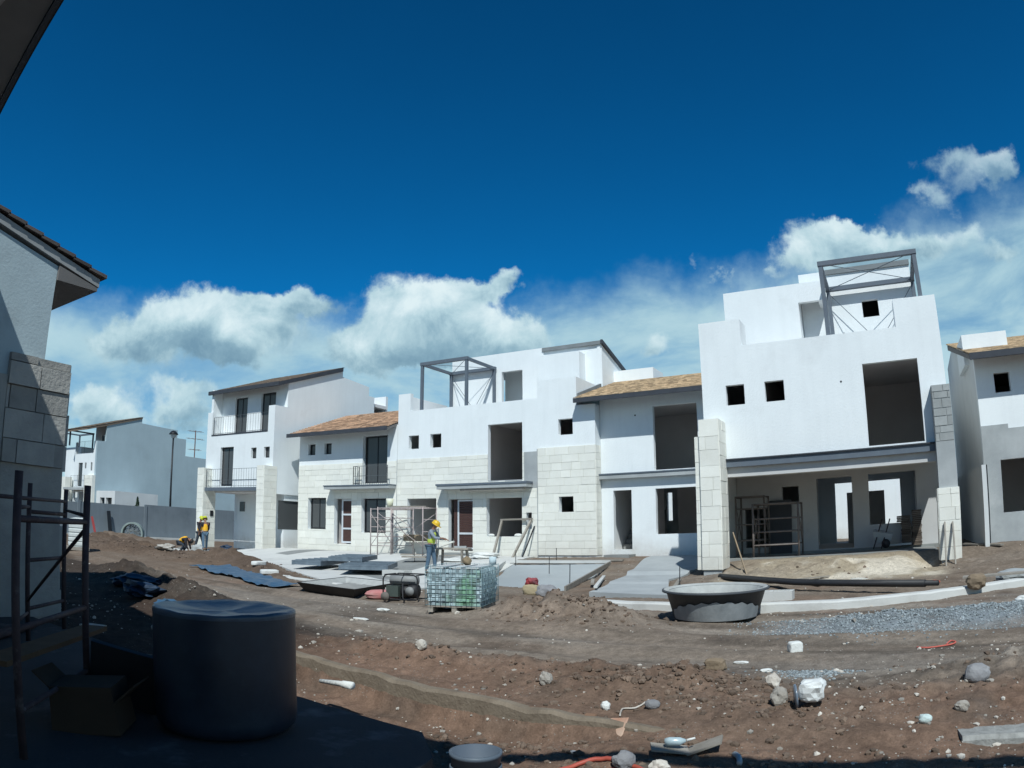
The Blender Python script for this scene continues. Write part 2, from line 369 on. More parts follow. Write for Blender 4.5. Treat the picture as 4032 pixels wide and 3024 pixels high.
def ashlar(mb,axis,u0,u1,z0,z1,t,out,holes=(),rowh=.29,lmin=.35,lmax=.8,rel=.006,joint=.003):
    """blocks on a wall face at coordinate t, facing direction out (+1/-1) on the other axis"""
    z=z0
    while z<z1-.02:
        h=min(rowh*random.choice((.9,1,1.05,1.25)),z1-z)
        if z1-z-h<.08: h=z1-z
        u=u0-random.random()*lmin
        while u<u1:
            l=random.uniform(lmin,lmax); a=max(u,u0);b_=min(u+l,u1)
            if b_-a>.03:
                rr=random.random(); d=random.uniform(.012,.012+rel*2)
                for (p,q,c,e) in rects_minus((a+joint/2,b_-joint/2,z+joint/2,z+h-joint/2),holes):
                    if q-p<.015 or e-c<.015: continue
                    k=.004; f=t+out*d; g_=t
                    pts=[(p,g_,c),(q,g_,c),(q,g_,e),(p,g_,e),(p+k,f,c+k),(q-k,f+random.uniform(-.004,.004),c+k),(q-k,f,e-k),(p+k,f+random.uniform(-.004,.004),e-k)]
                    if axis=='y': pts=[(y_,x_,z_) for x_,y_,z_ in pts]
                    mb.faces(pts,[(4,5,6,7),(0,1,5,4),(1,2,6,5),(2,3,7,6),(3,0,4,7)],rr)
            u+=l
        z+=h
def shingle_roof(mb,x0,x1,y0,z0,y1,z1,row=.22,w=.16,th=.03,irr=.02):
    """pitched plane rising from (y0,z0) to (y1,z1): rows of individual shakes"""
    n=max(2,int(math.hypot(y1-y0,z1-z0)/row))
    dy=(y1-y0)/n;dz=(z1-z0)/n
    for i in range(n):
        x=x0
        while x<x1:
            l=random.uniform(.6,1.5)*w; xb=min(x+l,x1); j=random.uniform(-irr,irr) if i else 0
            ya=y0+dy*i+j;za=z0+dz*i+th+j*dz/dy+random.uniform(0,.006); yb=y0+dy*(i+1)+.02; zb=z0+dz*(i+1)+.004
            mb.hexa([(x,ya,za-th),(xb-.004,ya,za-th),(xb-.004,yb,zb-.02),(x,yb,zb-.02),(x,ya,za),(xb-.004,ya,za),(xb-.004,yb,zb),(x,yb,zb)])
            x=xb
def window(parent,x0,x1,z0,z1,y,mull=1,fr=.05,dep=.06,m=None,name='window'):
    w=MB(); w.wall('x',x0,x1,z0,z1,y,y+dep,[(x0+fr,x1-fr,z0+fr,z1-fr)])
    for k in range(mull):
        xm=x0+(x1-x0)*(k+1)/(mull+1); w.box(xm-fr*.45,xm+fr*.45,y+.005,y+dep-.005,z0+fr,z1-fr)
    o=w.build(name,m or FRAME,parent)
    g=MB(); g.box(x0+fr*.8,x1-fr*.8,y+dep*.4,y+dep*.6,z0+fr*.8,z1-fr*.8); g.build('pane',GLASS,o); return o
def railing(parent,a,b_,h=.9,n=14,mid=None,name='railing'):
    a=Vector(a);b_=Vector(b_); m=MB(); r=.012
    m.bar(a+Vector((0,0,h)),b_+Vector((0,0,h)),.022,.016); m.bar(a+Vector((0,0,.07)),b_+Vector((0,0,.07)),.02,.02)
    if mid: m.bar(a+Vector((0,0,mid)),b_+Vector((0,0,mid)),.022,.022)
    for i in range(n+1):
        p=a.lerp(b_,i/n); w=.024 if i in (0,n//2,n) else .008
        m.bar(p,p+Vector((0,0,h)),w,w)
    return m.build(name,RAILM,parent)
def pergola(x0,x1,y0,y1,zb,zt,label,group,zrf=None,beam=.14,pw=.12,rod=True):
    t=thing('pergola',(x0,y0,zb),label,'pergola',group)
    for px,py,pz in ((x0,y0,zb),(x1,y0,zrf or zb),(x0,y1,zb),(x1,y1,zb)):
        MB().box(px-pw/2,px+pw/2,py-pw/2,py+pw/2,pz,zt-beam).build('post',STEEL,t)
    for (ax,ay,bx,by) in ((x0,y0,x1,y0),(x0,y1,x1,y1),(x0,y0,x0,y1),(x1,y0,x1,y1)):
        m=MB(); 
        if ay==by: m.box(ax-pw/2-.02,bx+pw/2+.02,ay-pw/2-.02,ay+pw/2+.02,zt-beam,zt)
        else: m.box(ax-pw/2,ax+pw/2,ay+pw/2+.021,by-pw/2-.021,zt-beam+.01,zt-.01)
        m.build('beam',STEEL,t)
    if rod:
        m=MB()
        m.tube([(x0,y0,zt-.06),(x1,y1,zt-.07)],.012,5); m.tube([(x1,y0,zt-.06),(x0,y1,zt-.09)],.012,5)
        m.tube([(x0,y1,zt-.2),((x0+x1)/2+.4,y1,zb+.2)],.012,5); m.tube([(x1,y1,zt-.2),((x0+x1)/2-.2,y1,zb+.2)],.012,5)
        m.build('cross_brace',STEEL,t)
    return t
# ------------------------------------------------------------------ ground height
def ss(a,b_,x):
    t=np.clip((x-a)/(b_-a),0,1); return t*t*(3-2*t)
def _hash(ix,iy,s):
    n=(ix*374761393+iy*668265263+s*1442695041)&0x7fffffff; n=((n^(n>>13))*1274126177)&0x7fffffff
    return ((n^(n>>16))&0xffff)/65535.0
def vnoise(x,y,s=0):
    ix=np.floor(x).astype(np.int64);iy=np.floor(y).astype(np.int64);fx=x-ix;fy=y-iy
    fx=fx*fx*(3-2*fx);fy=fy*fy*(3-2*fy)
    a=_hash(ix,iy,s);b_=_hash(ix+1,iy,s);c=_hash(ix,iy+1,s);d=_hash(ix+1,iy+1,s)
    return a*(1-fx)*(1-fy)+b_*fx*(1-fy)+c*(1-fx)*fy+d*fx*fy
def fbm(x,y,o=5,s=0,g=.55):
    t=0;a=1;n=0
    for k in range(o):
        t=t+a*(vnoise(x*2**k+17*k,y*2**k-9*k,s+k)-.5);n+=a;a*=g
    return t/n*2
def base(x,y):
    x=np.asarray(x,float);y=np.asarray(y,float)
    z=.12*ss(15,20,y)
    zl=z+.40*ss(20.5,25,y)
    zr=z+.43*ss(19.8,22,y)
    k=ss(-6.5,-4,x); z=zl*(1-k)+zr*k
    f=np.clip((-27.5-x)/3,0,1); return z*(1-f)+f*.15
def gauss(x,y,cx,cy,rx,ry,h,rot=0):
    c,s=math.cos(rot),math.sin(rot); dx=x-cx;dy=y-cy; u=(dx*c+dy*s)/rx; v=(-dx*s+dy*c)/ry
    return h*np.exp(-(u*u+v*v))
KERB=[(-9.5,7.3),(-6.18,6.44),(-4.25,5.99),(-2.98,5.76),(-1.95,5.61),(-.82,5.53),(.2,5.5),(1.2,5.66),(4,6.0)]
def ykerb(x): return np.interp(x,[p[0] for p in KERB],[p[1] for p in KERB])
SLABS={}   # name: list of polygon corner (x,y)
def inpoly(x,y,poly):
    ins=np.zeros(np.shape(x),bool); n=len(poly)
    for i in range(n):
        x1,y1=poly[i];x2,y2=poly[(i+1)%n]
        c=((y1>y)!=(y2>y)); 
        with np.errstate(divide='ignore',invalid='ignore'):
            xx=(x2-x1)*(y-y1)/(y2-y1+1e-12)+x1
        ins^=(c&(x<xx))
    return ins
SLAB_DEF=[('A',[(-33.5,24.2),(-33.5,20.6),(-28.6,19.9),(-26.9,21.8),(-26.9,26.6),(-32.6,30)]),
 ('B',[(-26.8,25.8),(-26.9,22.5),(-23.6,20.8),(-20.8,19.3),(-20.3,25.8)]),
 ('C',[(-20.2,25.8),(-20.7,19.25),(-18.6,17.9),(-15.2,16.0),(-11.6,15.3),(-11.5,17.5),(-13.3,25.8)]),
 ('Cw',[(-12.9,23.0),(-10.6,17.6),(-7.9,16.9),(-9.3,23.4)]),
 ('D',[(-8.6,26.2),(-6.9,16.2),(-4.75,15.6),(-5.9,19.4),(-5.5,26.2)]),
 ('near',[(-12.5,-3),(-12.5,4.9),(-4.9,4.85),(-3.35,4.6),(-2.9,4.1),(-2.6,3.0),(-2.4,-3)])]
def gz(x,y,detail=True):
    x=np.asarray(x,float);y=np.asarray(y,float)
    z=base(x,y)
    yk=ykerb(x)
    near=ss(.0,-.25,y-yk)            # camera side of the near kerb lies lower
    z=z-.30*near*ss(-12,-8,x)*(1-.85*ss(-3.4,-1.6,x))
    amp=.035+.03*ss(0,1,fbm(x*.35,y*.35,2,40)+.3)
    road=ss(7.4,8.3,y+.12*x)*ss(12.2,11.0,y+.12*x)
    rut=.04*np.sin((y+.10*x+.25*fbm(x*.25,y*.25,2,5))*5.2)*ss(7.2,8.0,y+.1*x)*ss(13.5,12.0,y+.1*x)
    n=fbm(x*1.1,y*1.1,5,1)*amp*(1-.65*road)
    if detail: n=n+fbm(x*7,y*7,3,9)*(.016+.018*ss(7.6,6.8,y+.1*x))*(1-.7*road)
    z=z+n+rut
    lump=1+.55*fbm(x*3.2,y*3.2,3,21)+.5*fbm(x*1.6,y*1.6,3,24)*(x<-14)
    m=gauss(x,y,-1.95,6.5,.8,.42,.19)+gauss(x,y,-2.9,6.5,.6,.4,.07)+gauss(x,y,-.95,5.95,.6,.4,.12)
    m=m+gauss(x,y,-6.0,11.9,.95,.75,.42)+gauss(x,y,-4.8,11.3,.8,.6,.30)+gauss(x,y,-4.1,10.9,.8,.5,.12)
    m=m+gauss(x,y,-5.2,7.2,2.2,.4,.17,-.1)+gauss(x,y,-2.6,6.9,1.6,.35,.12)
    m=m+gauss(x,y,1.3,7.2,1.2,.8,.16)+gauss(x,y,.4,6.3,.8,.5,.10)+gauss(x,y,2.6,6.8,1,.7,.25)
    m=m+gauss(x,y,-12.0,8.8,3.0,.8,.35,-.25)+gauss(x,y,-17,10.6,3,1,.4,-.3)
    m=m+gauss(x,y,-30,18.6,4.5,.9,.35,.05)+gauss(x,y,-24.6,20.3,2.6,.45,.26,-.3)+gauss(x,y,-21.4,18.6,1.9,.4,.22,-.5)+gauss(x,y,-37,21,5,1.8,.45)+gauss(x,y,-26.5,20.2,2,.6,.25)
    m=m+gauss(x,y,-44,26,5,2.5,.4)
    m=m+gauss(x,y,-1.8,20.2,2.4,.9,.30)+gauss(x,y,-3.6,20.0,.8,.9,.12)+gauss(x,y,-18.9,16.9,3.0,.3,.16,-.42)
    m=m+gauss(x,y,.2,11.3,1.5,.75,.13)+gauss(x,y,1.9,11.7,1.1,.6,.10)
    m=m+gauss(x,y,3.4,20,1.4,1.2,.18)
    rg=1-np.abs(fbm(x*5.5,y*5.5,3,61))*2.2; z=z+m*np.clip(lump,.3,1.8)+np.clip(m*4,0,1)*(.045*(rg-.6)+.02*fbm(x*15,y*15,2,64))*(np.hypot(x,y)<18)
    z=z-.30*np.exp(-(((x-1.1)/.45)**2+((y-20.9)/.7)**2))
    for nme,poly in SLAB_DEF:
        ins=inpoly(x,y,poly); z=np.where(ins,np.minimum(z,base(x,y)-.12),z)
    ins=(x>-5.0)&(x<1.8)&(y>22.2)&(y<34); z=np.where(ins,np.minimum(z,.5),z)
    for x0,x1,y0 in ((-32.6,-27.1,28),(-26.3,-20.1,25.95),(-20.1,-10.7,25.95),(-10.7,-5.3,26.45),(3.1,12,22.6)):
        ins=(x>x0)&(x<x1)&(y>y0)&(y<y0+9); z=np.where(ins,np.minimum(z,.2),z)
    return z
# ------------------------------------------------------------------ ground mesh
def mk_ground():
    rs=[1.0]
    while rs[-1]<150: rs.append(rs[-1]+max(.035,rs[-1]*.0075))
    rs=np.array(rs); aa=np.radians(np.concatenate([np.linspace(-180,-84,26)[:-1],np.arange(-84,38,.24),np.linspace(38,180,40)]))
    A,Rr=np.meshgrid(aa,rs); Xg=(Rr*np.sin(A)); Yg=(Rr*np.cos(A)); Zg=gz(Xg,Yg)
    far=ss(70,120,Rr); Zg=Zg*(1-far)-.0*far
    nr,na=Xg.shape
    co_=np.stack([Xg,Yg,Zg],-1).reshape(-1,3)
    idx=np.arange(nr*na).reshape(nr,na)
    f=np.stack([idx[:-1,:-1],idx[:-1,1:],idx[1:,1:],idx[1:,:-1]],-1).reshape(-1,4)
    me=bpy.data.meshes.new('ground'); me.from_pydata(co_.tolist()+[(0,0,-.2)],[],f.tolist()+[(int(idx[0,i+1]),int(idx[0,i]),nr*na) for i in range(na-1)])
    me.update(); me.polygons.foreach_set('use_smooth',[True]*len(me.polygons))
    x=Xg.ravel();y=Yg.ravel(); N=len(x)
    road=np.array((.205,.166,.132)); clay=np.array((.180,.110,.076)); dark=np.array((.12,.090,.070)); tan=np.array((.34,.28,.20)); dust=np.array((.265,.235,.20)); grav=np.array((.20,.225,.24))
    nn=fbm(x*.45,y*.45,4,33); n2=fbm(x*1.3,y*1.3,4,50); n3=fbm(x*.18,y*.18,3,70)
    def mixc(c,k,m): return c*(1-m[:,None])+k*m[:,None]
    C=np.tile(road,(N,1))
    s=y+.12*x
    strip=ss(7.0,6.2,s+.5*nn)            # reddish strip beside near kerb
    C=mixc(C,clay,np.clip(strip+.6*ss(.1,.5,nn),0,1)*.85)
    C=mixc(C,dark,np.clip(ss(.12,.55,n2)*.75,0,1))
    C=mixc(C,dust,np.clip(ss(.05,.5,fbm(x*.22,(y+.12*x)*1.5,4,81)),0,1)*.6*ss(6.3,7.2,s))
    C=mixc(C,np.array((.175,.152,.130)),np.clip(ss(.0,.4,fbm(x*.2,(y+.12*x)*1.1,4,87)),0,1)*.7*ss(6.6,7.4,s)*ss(11,10,s))
    ridge=gauss(x,y,-1.8,6.4,1.6,.8,1)+gauss(x,y,-.8,5.7,1.0,.6,1)
    C=mixc(C,np.array((.155,.108,.08)),np.clip(ridge,0,1)*.8)
    C=mixc(C,np.array((.22,.165,.125)),np.clip(gauss(x,y,-5.4,11.6,1.8,1.2,1.3),0,1)*.8)
    gm=np.clip(gauss(x,y,.2,11.2,2.0,.85,1.4)+gauss(x,y,1.9,11.6,1.3,.7,1.2)+gauss(x,y,-.75,7.7,.35,.25,1)+.5*n2-.25,0,1)*(x>-2.6)
    C=mixc(C,grav,gm)
    em=ss(17.6,19.2,y)*ss(-4.8,-4.2,x)*ss(1.9,1.0,x)*ss(23,22,y)
    C=mixc(C,tan,np.clip(em*(.8+1.3*nn),0,1)); C=mixc(C,np.array((.56,.50,.41)),np.clip(em*ss(-.05,.3,nn+.5*n2),0,1)*.85)
    C=mixc(C,np.array((.15,.11,.08)),ss(14,16,y)*np.clip(.5-em,0,1)*.8)
    C=mixc(C,np.array((.155,.108,.076)),ss(-14,-22,x)*(.5+.5*ss(-.2,.3,nn)))
    bm_=gauss(x,y,-24.6,20.3,2.9,.7,1,-.3)+gauss(x,y,-21.4,18.6,2.1,.6,1,-.5)+gauss(x,y,-18.9,16.9,3.2,.5,1,-.42)+gauss(x,y,-30,18.6,5,1.2,1,.05)+gauss(x,y,-37,21,5,1.8,1)
    C=mixc(C,np.array((.105,.074,.055)),np.clip(bm_*1.3,0,1)*.85)
    C=mixc(C,np.array((.10,.082,.067)),np.clip(ss(.1,.45,fbm(x*.35,(y+.12*x)*2.4,4,101)),0,1)*.7*ss(-20,-14,x)*ss(6.4,7.2,s)*ss(15,12,s))
    soil_shade=ss(-5.5,-8,x)*ss(10.6,9.4,y-.18*(x+8)*(-1)*.0+.28*(x+14))
    C=mixc(C,np.array((.028,.022,.019)),np.clip(soil_shade,0,1)*.8)  # foreground shade behind the tank deepened in the soil colour
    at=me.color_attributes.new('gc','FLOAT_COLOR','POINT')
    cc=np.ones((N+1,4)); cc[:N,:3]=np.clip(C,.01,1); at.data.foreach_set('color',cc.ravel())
    m=bpy.data.materials.new('site_dirt'); m.use_nodes=True; g=NB(m.node_tree); p=m.node_tree.nodes['Principled BSDF']
    pos=g.n('ShaderNodeNewGeometry').outputs['Position']; a=g.n('ShaderNodeVertexColor',layer_name='gc')
    n1=g.noise(pos,9,8,.7); n4=g.noise(pos,45,5,.7); n5=g.noise(pos,1.6,6,.65)
    k=g.m('MULTIPLY_ADD',g.m('SUBTRACT',n1.outputs[0],.5),1.5,1.0); k=g.m('MULTIPLY',k,g.m('MULTIPLY_ADD',g.m('SUBTRACT',n4.outputs[0],.5),1.1,1.0)); k=g.m('MULTIPLY',k,g.m('MULTIPLY_ADD',g.m('SUBTRACT',n5.outputs[0],.5),1.0,1.0))
    v=g.n('ShaderNodeVectorMath',operation='SCALE'); g.l(a.outputs[0],v.inputs[0]); g.l(g.m('MAXIMUM',k,.25),v.inputs['Scale'])
    vo=g.n('ShaderNodeTexVoronoi'); vo.inputs['Scale'].default_value=26; g.l(pos,vo.inputs['Vector'])
    sp=g.m('MULTIPLY',g.m('LESS_THAN',vo.outputs['Distance'],.16),g.m('GREATER_THAN',n5.outputs[0],.53))
    c=g.mix(g.m('MULTIPLY',sp,.8),v.outputs[0],(.26,.245,.22))
    g.l(c,p.inputs['Base Color']); p.inputs['Roughness'].default_value=1; p.inputs['Specular IOR Level'].default_value=.1
    bp=g.n('ShaderNodeBump'); bp.inputs['Strength'].default_value=.7; bp.inputs['Distance'].default_value=.03
    hh=g.m('ADD',n1.outputs[0],g.m('MULTIPLY',n4.outputs[0],.35)); g.l(hh,bp.inputs['Height']); g.l(bp.outputs[0],p.inputs['Normal'])
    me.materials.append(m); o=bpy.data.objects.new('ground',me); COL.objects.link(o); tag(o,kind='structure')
    me2=bpy.data.meshes.new('terrain'); q=2500
    ring=[(math.sin(a)*r,math.cos(a)*r,z) for r,z in ((146,-.06),(600,-1),(q,-2)) for a in np.linspace(0,2*math.pi,64,endpoint=False)]
    me2.from_pydata(ring,[],[(i*64+k,i*64+(k+1)%64,(i+1)*64+(k+1)%64,(i+1)*64+k) for i in range(2) for k in range(64)])
    me2.materials.append(mat('far_dirt',(.14,.10,.07),(.1,.08,.06),.05,1)); o2=bpy.data.objects.new('terrain',me2); COL.objects.link(o2); tag(o2,kind='structure')
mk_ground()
def G(x,y): return float(gz(np.array([x]),np.array([y]))[0])
def drape(name,poly,m,lift,th=.1,flat=None,res=.5,zf=None):
    """slab following the ground, built as a triangulated polygon with skirt"""
    bm=bmesh.new(); vs_=[bm.verts.new((x,y,0)) for x,y in poly]; bm.faces.new(vs_)
    xs=[p[0] for p in poly];ys=[p[1] for p in poly]
    y=math.ceil(min(ys)/res)*res
    while y<max(ys):
        bmesh.ops.bisect_plane(bm,geom=bm.verts[:]+bm.edges[:]+bm.faces[:],plane_co=(0,y,0),plane_no=(0,1,0)); y+=res
    x=math.ceil(min(xs)/2)*2
    while x<max(xs):
        bmesh.ops.bisect_plane(bm,geom=bm.verts[:]+bm.edges[:]+bm.faces[:],plane_co=(x,0,0),plane_no=(1,0,0)); x+=2
    for v in bm.verts:
        zz=(flat if flat is not None else (zf(v.co.x,v.co.y) if zf else float(base(v.co.x,v.co.y))+lift))
        v.co.z=zz
    r=bmesh.ops.extrude_face_region(bm,geom=bm.faces[:])
    for v in [e for e in r['geom'] if isinstance(e,bmesh.types.BMVert)]: v.co.z-=th
    bmesh.ops.recalc_face_normals(bm,faces=bm.faces)
    me=bpy.data.meshes.new(name); bm.to_mesh(me); bm.free(); me.materials.append(m)
    o=bpy.data.objects.new(name,me); COL.objects.link(o); tag(o,kind='structure'); return o
SD=dict(SLAB_DEF)
drape('driveway',SD['A'],CONC,.03,.25); drape('driveway',SD['B'],CONC,.03,.25); drape('driveway',SD['C'],CONC,.03,.25)
drape('driveway',[(-24.9,25.6),(-24.9,23.0),(-23.9,22.8),(-23.6,25.6)],CONCG,.034,.02)
drape('driveway',[(-17.6,25.0),(-17.9,20.8),(-16.4,18.6),(-13.9,17.2),(-13.4,17.9),(-15.6,20.4),(-16.2,25.0)],CONCG,.034,.02)
drape('driveway',SD['Cw'],CONCW,.0,.2)
def dstep(x,y):
    z=float(base(x,y)); return max(.10,z+.03) if y<18.6 else (max(.17,z+.04) if y<21.2 else max(.29,z+.03))
drape('driveway',SD['D'],mat('stepped_slab',(.40,.42,.42),(.31,.33,.335),1.1,.9,.3,30,c3=(.2,.2,.2),stain=.5),.03,.35,zf=dstep,res=.2)
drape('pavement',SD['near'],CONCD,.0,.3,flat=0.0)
# form boards round the fresh slab
def plank(x0,y0,z0,x1,y1,z1,w,h,m,label,group=None,cat='plank',name='wooden_plank',up=(0,0,1)):
    mb=MB(); mb.bar((x0,y0,z0),(x1,y1,z1),w,h,up=up); o=mb.build(name,m); tag(o,label,cat,group); return o
plank(-10.7,17.4,.13,-13.1,23.1,.42,.06,.16,CONC,'pale form edge along the left side of the fresh concrete slab',cat='form edge',name='form_edge')
plank(-7.8,16.8,.10,-9.15,23.3,.42,.05,.14,WOODG,'timber form board along the right edge of the fresh wet slab',cat='form board',name='form_board')
plank(-12.9,23.15,.47,-9.2,23.5,.47,.12,.1,CONC,'straight pale beam across the back edge of the fresh slab',cat='form edge',name='form_edge')
plank(-12.8,23.6,.5,-8.9,23.95,.5,.25,.06,WOODG,'long flat board lying behind the fresh slab by stone wall',cat='plank')
# ================================================================== buildings
def rooms(root,x0,x1,y0,y1,z0,floors,roofz,t=.18,back=(),right=True,left=True,m=INNER,wm=WHITE):
    """side and back walls, floor slabs and flat roof behind a facade (all sit inside the facade line)"""
    a=MB()
    if left: a.wall('y',y0,y1,z0,roofz,x0,x0+t)
    if right: a.wall('y',y0,y1,z0,roofz,x1-t,x1)
    a.wall('x',x0+t,x1-t,z0,roofz,y1-t,y1,back)
    a.build('outer_wall',wm,root)
    s=MB()
    for z in floors: s.box(x0+t+.003,x1-t-.003,y0+.003,y1-t-.003,z-.16,z)
    s.box(x0+t+.002,x1-t-.002,y0+.002,y1-t-.002,roofz-.2,roofz-.002)
    s.build('floor_slab',m,root)
def lining(root,x0,x1,y0,y1,z0,z1,parts=(),m=INNER):
    """raw inner faces seen through openings: back partition and side partitions"""
    a=MB(); a.box(x0,x1,y1-.08,y1,z0,z1)
    for p in parts: a.box(p,p+.1,y0,y1-.083,z0+.002,z1-.002)
    a.build('inner_partition',m,root)
# ---------------------------------------------------------------- house E (big, right of centre)
YE=21.12
E=thing('house',(-1.6,YE,.5),'tall unfinished white house with an open porch on two pillars','house','white houses along the far side of the road')
eh=[(-4.48,-3.92,5.08,5.68),(-3.305,-2.73,5.08,5.68),(-.39,1.225,3.56,5.89),(-3.92,.72,6.84,9)]
w=MB(); w.wall('x',-5.206,1.985,3.503,7.66,YE,YE+.2,eh); w.build('front_wall',WHITE,E)
w=MB(); w.wall('y',YE+.2,YE+.9,6.84,7.66,-4.12,-3.92); w.wall('y',YE+.2,YE+.9,6.84,7.66,.72,.92); w.box(-5.2,-4.123,YE+.703,YE+.9,6.84,7.66); w.box(.923,1.98,YE+.703,YE+.9,6.84,7.66); w.build('parapet_pier',WHITE,E)
# shell
w=MB(); w.wall('y',YE+.2,31,.2,6.84,-5.206,-5.0); w.wall('y',YE+.2,31,3.503,6.84,1.785,1.985); w.wall('y',24.5,31,.2,3.5,1.785,1.985); w.wall('x',-5.0,1.785,.2,6.84,30.8,31,[(-2.1,.62,.65,3.05)]); w.build('outer_wall',WHITE,E)
s=MB(); s.box(-4.99,1.78,YE+.203,30.79,3.3,3.5); s.box(-4.99,1.78,YE+.203,30.79,6.3,6.5); s.box(-4.99,1.78,24.72,30.79,.45,.65); s.build('floor_slab',INNER,E)
s=MB(); s.box(-4.99,1.78,24.2,24.499,.35,.62); s.box(-4.99,1.5,22.3,24.199,.30,.55); s.build('porch_floor',CONCG,E)
lining(E,-4.99,1.78,21.4,27.5,3.503,6.297,(-1.6,-3.6))
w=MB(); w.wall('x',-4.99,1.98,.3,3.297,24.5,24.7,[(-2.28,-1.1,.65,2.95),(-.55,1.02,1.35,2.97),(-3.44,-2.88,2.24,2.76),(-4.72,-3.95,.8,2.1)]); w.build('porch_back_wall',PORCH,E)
w=MB(); w.box(-2.75,-2.65,24.72,29,.65,3.297); w.box(1.2,1.3,24.72,30.79,.65,3.297); w.box(-4.98,-2.76,28.9,29,.65,3.297);  w.build('inner_partition',INNER,E)
w=MB(); w.box(-1.55,-.05,29.6,29.7,.65,2.6); w.build('inner_partition',PORCH,E)
# canopy / slab edge of the porch
c=MB(); c.box(-4.55,1.60,20.98,YE-.004,3.26,3.46); c.build('slab_edge',STEEL,E)
c=MB(); c.box(-4.55,1.62,20.93,YE-.003,3.463,3.50); c.build('drip_edge',DARKST,E)
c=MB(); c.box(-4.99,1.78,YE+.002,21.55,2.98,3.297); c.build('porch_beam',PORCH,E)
# pillars
pl=MB(); ashlar(pl,'x',-5.15,-4.57,.36,4.6,20.2,-1,rowh=.36); ashlar(pl,'y',20.2,21.1,.36,4.58,-4.57,1,rowh=.36); ashlar(pl,'x',-5.31,-5.152,.36,4.13,20.3,-1,rowh=.36); pl.box(-5.15,-4.57,20.2,21.115,.36,4.6,.5); pl.box(-5.31,-5.153,20.3,21.115,.36,4.13,.5)
pL=pl.build('stone_pillar',STONE,E)
q=MB(); q.box(-5.12,-4.6,20.24,21.1,-.2,.357); q.build('pillar_footing',CEM,pL)
pr=MB(); ashlar(pr,'x',1.46,2.06,.3,2.22,20.6,-1,rowh=.33); ashlar(pr,'y',20.6,21.1,.3,2.22,1.46,-1,rowh=.33); pr.box(1.46,2.06,20.6,21.115,.3,2.22,.5); pR=pr.build('stone_pillar',STONE,E); tag(pR,'right porch pillar stone clad only at the bottom with bare blocks above')
pb=MB(); ashlar(pb,'x',1.5,2.03,3.47,5.0,20.66,-1,rowh=.21,lmin=.38,lmax=.42,rel=.004,joint=.015); pb.box(1.5,2.03,20.66,21.115,3.47,5.0,.5); pb.build('block_pier',CMU,E)
pb=MB(); pb.box(1.5,2.03,20.65,21.114,2.223,3.467); pb.build('rendered_pier',CEM,E)
q=MB(); q.box(1.5,2.02,20.64,21.1,-.3,.297); q.build('pillar_footing',CEM,pR)
# top storey
t=MB(); t.wall('x',-4.79,-1.45,6.503,9.2,23.25,23.43,[(-2.29,-1.3,6.4,8.55)]); t.wall('y',23.43,29,6.503,9.2,-4.79,-4.61); t.wall('y',23.43,24.19,6.503,9.2,-2.47,-2.29,[(23,24,6,6.5)]); t.box(-1.63,-1.45,23.433,24.19,8.55,9.2); t.box(-4.6,-1.46,23.44,29,9.0,9.197); t.build('stair_tower',WHITE,E)
t=MB(); t.wall('x',-2.28,1.56,6.503,9.80,24.2,24.38,[(-.22,.33,8.05,8.63)]); t.wall('y',24.38,29,6.503,9.8,1.38,1.56); t.wall('x',-4.6,1.378,6.503,9.0,28.8,29); t.box(-1.4,1.377,24.385,28.79,9.4,9.6); t.build('top_storey_wall',WHITE,E)
t=MB(); t.box(-1.45,1.58,24.14,24.197,9.66,9.83); t.build('roof_edge',GREYF,E)
t=MB(); t.box(-.9,-.8,24.385,28.79,6.51,9.39); t.build('inner_partition',INNER,E); t=MB(); t.box(-.79,1.37,25.6,25.7,6.51,9.39); t.build('inner_partition',mat('painted_room_dark',(.05,.05,.05)),E)  # near-black partition paints in the darkness of the unlit room
d=MB()
for x,z in ((-3.05,7.3),(-.9,7.35)): d.tube([(x,YE-.004 if z<7 else 23.24,z),(x,YE+.05 if z<7 else 23.3,z)],.035,8)
d.tube([(-1.05,YE-.006,5.45),(-1.05,YE+.03,5.45)],.03,8); d.build('conduit_hole',FRAME,E)
pergola(-1.30,1.58,21.32,23.95,6.5,9.14,'large grey steel pergola with crossed rods on the terrace of the nearest tall house','steel pergolas on roof terraces')
# ---------------------------------------------------------------- house C (middle, stone front)
YC=25.87
C=thing('house',(-15.4,YC,.5),'stone fronted white house with small steel roof pergola behind the worker','house','white houses along the far side of the road')
ch=[(-19.54,-18.98,5.15,5.75),(-18.37,-17.79,5.15,5.75),(-15.45,-13.84,3.61,5.95),(-12.23,-11.61,5.30,5.93),(-12.23,-11.61,2.28,2.88),(-19.57,-18.02,1.19,2.96),(-17.39,-16.18,.73,2.9),(-15.51,-13.87,1.34,2.91),(-13.68,-13.43,1.65,2.29),
    (-19.48,-13.15,6.86,9),(-13.15,-11.43,7.57,9),(-11.43,-10,6.42,9)]
w=MB(); w.wall('x',-20.15,-10.67,.45,7.66,YC,YC+.22,ch); w.build('front_wall',WHITE,C)
st=MB(); H=ch[:9]+[(-13.76,-13.17,3.26,5)]
ashlar(st,'x',-20.15,-13.18,.5,4.72,YC,-1,H); st.build('stone_cladding',STONE,C)
st=MB(); ashlar(st,'x',-13.14,-10.67,.6,4.83,YC-.03,-1,H); ashlar(st,'y',YC-.03,26.35,.6,4.83,-10.67,1); st.wall('x',-13.14,-10.672,.6,4.83,YC-.03,YC-.003,[ch[4]],.5); st.build('stone_cladding',STONE,C)
st=MB(); st.box(-13.17,-13.143,YC-.05,YC-.004,.45,4.8); st.box(-20.17,-20.145,YC-.03,YC-.002,.5,4.72); st.build('expansion_joint',CEM,C)
st=MB(); st.box(-13.76,-13.18,YC-.016,YC-.002,3.27,4.72); st.build('cement_patch',CEM,C)
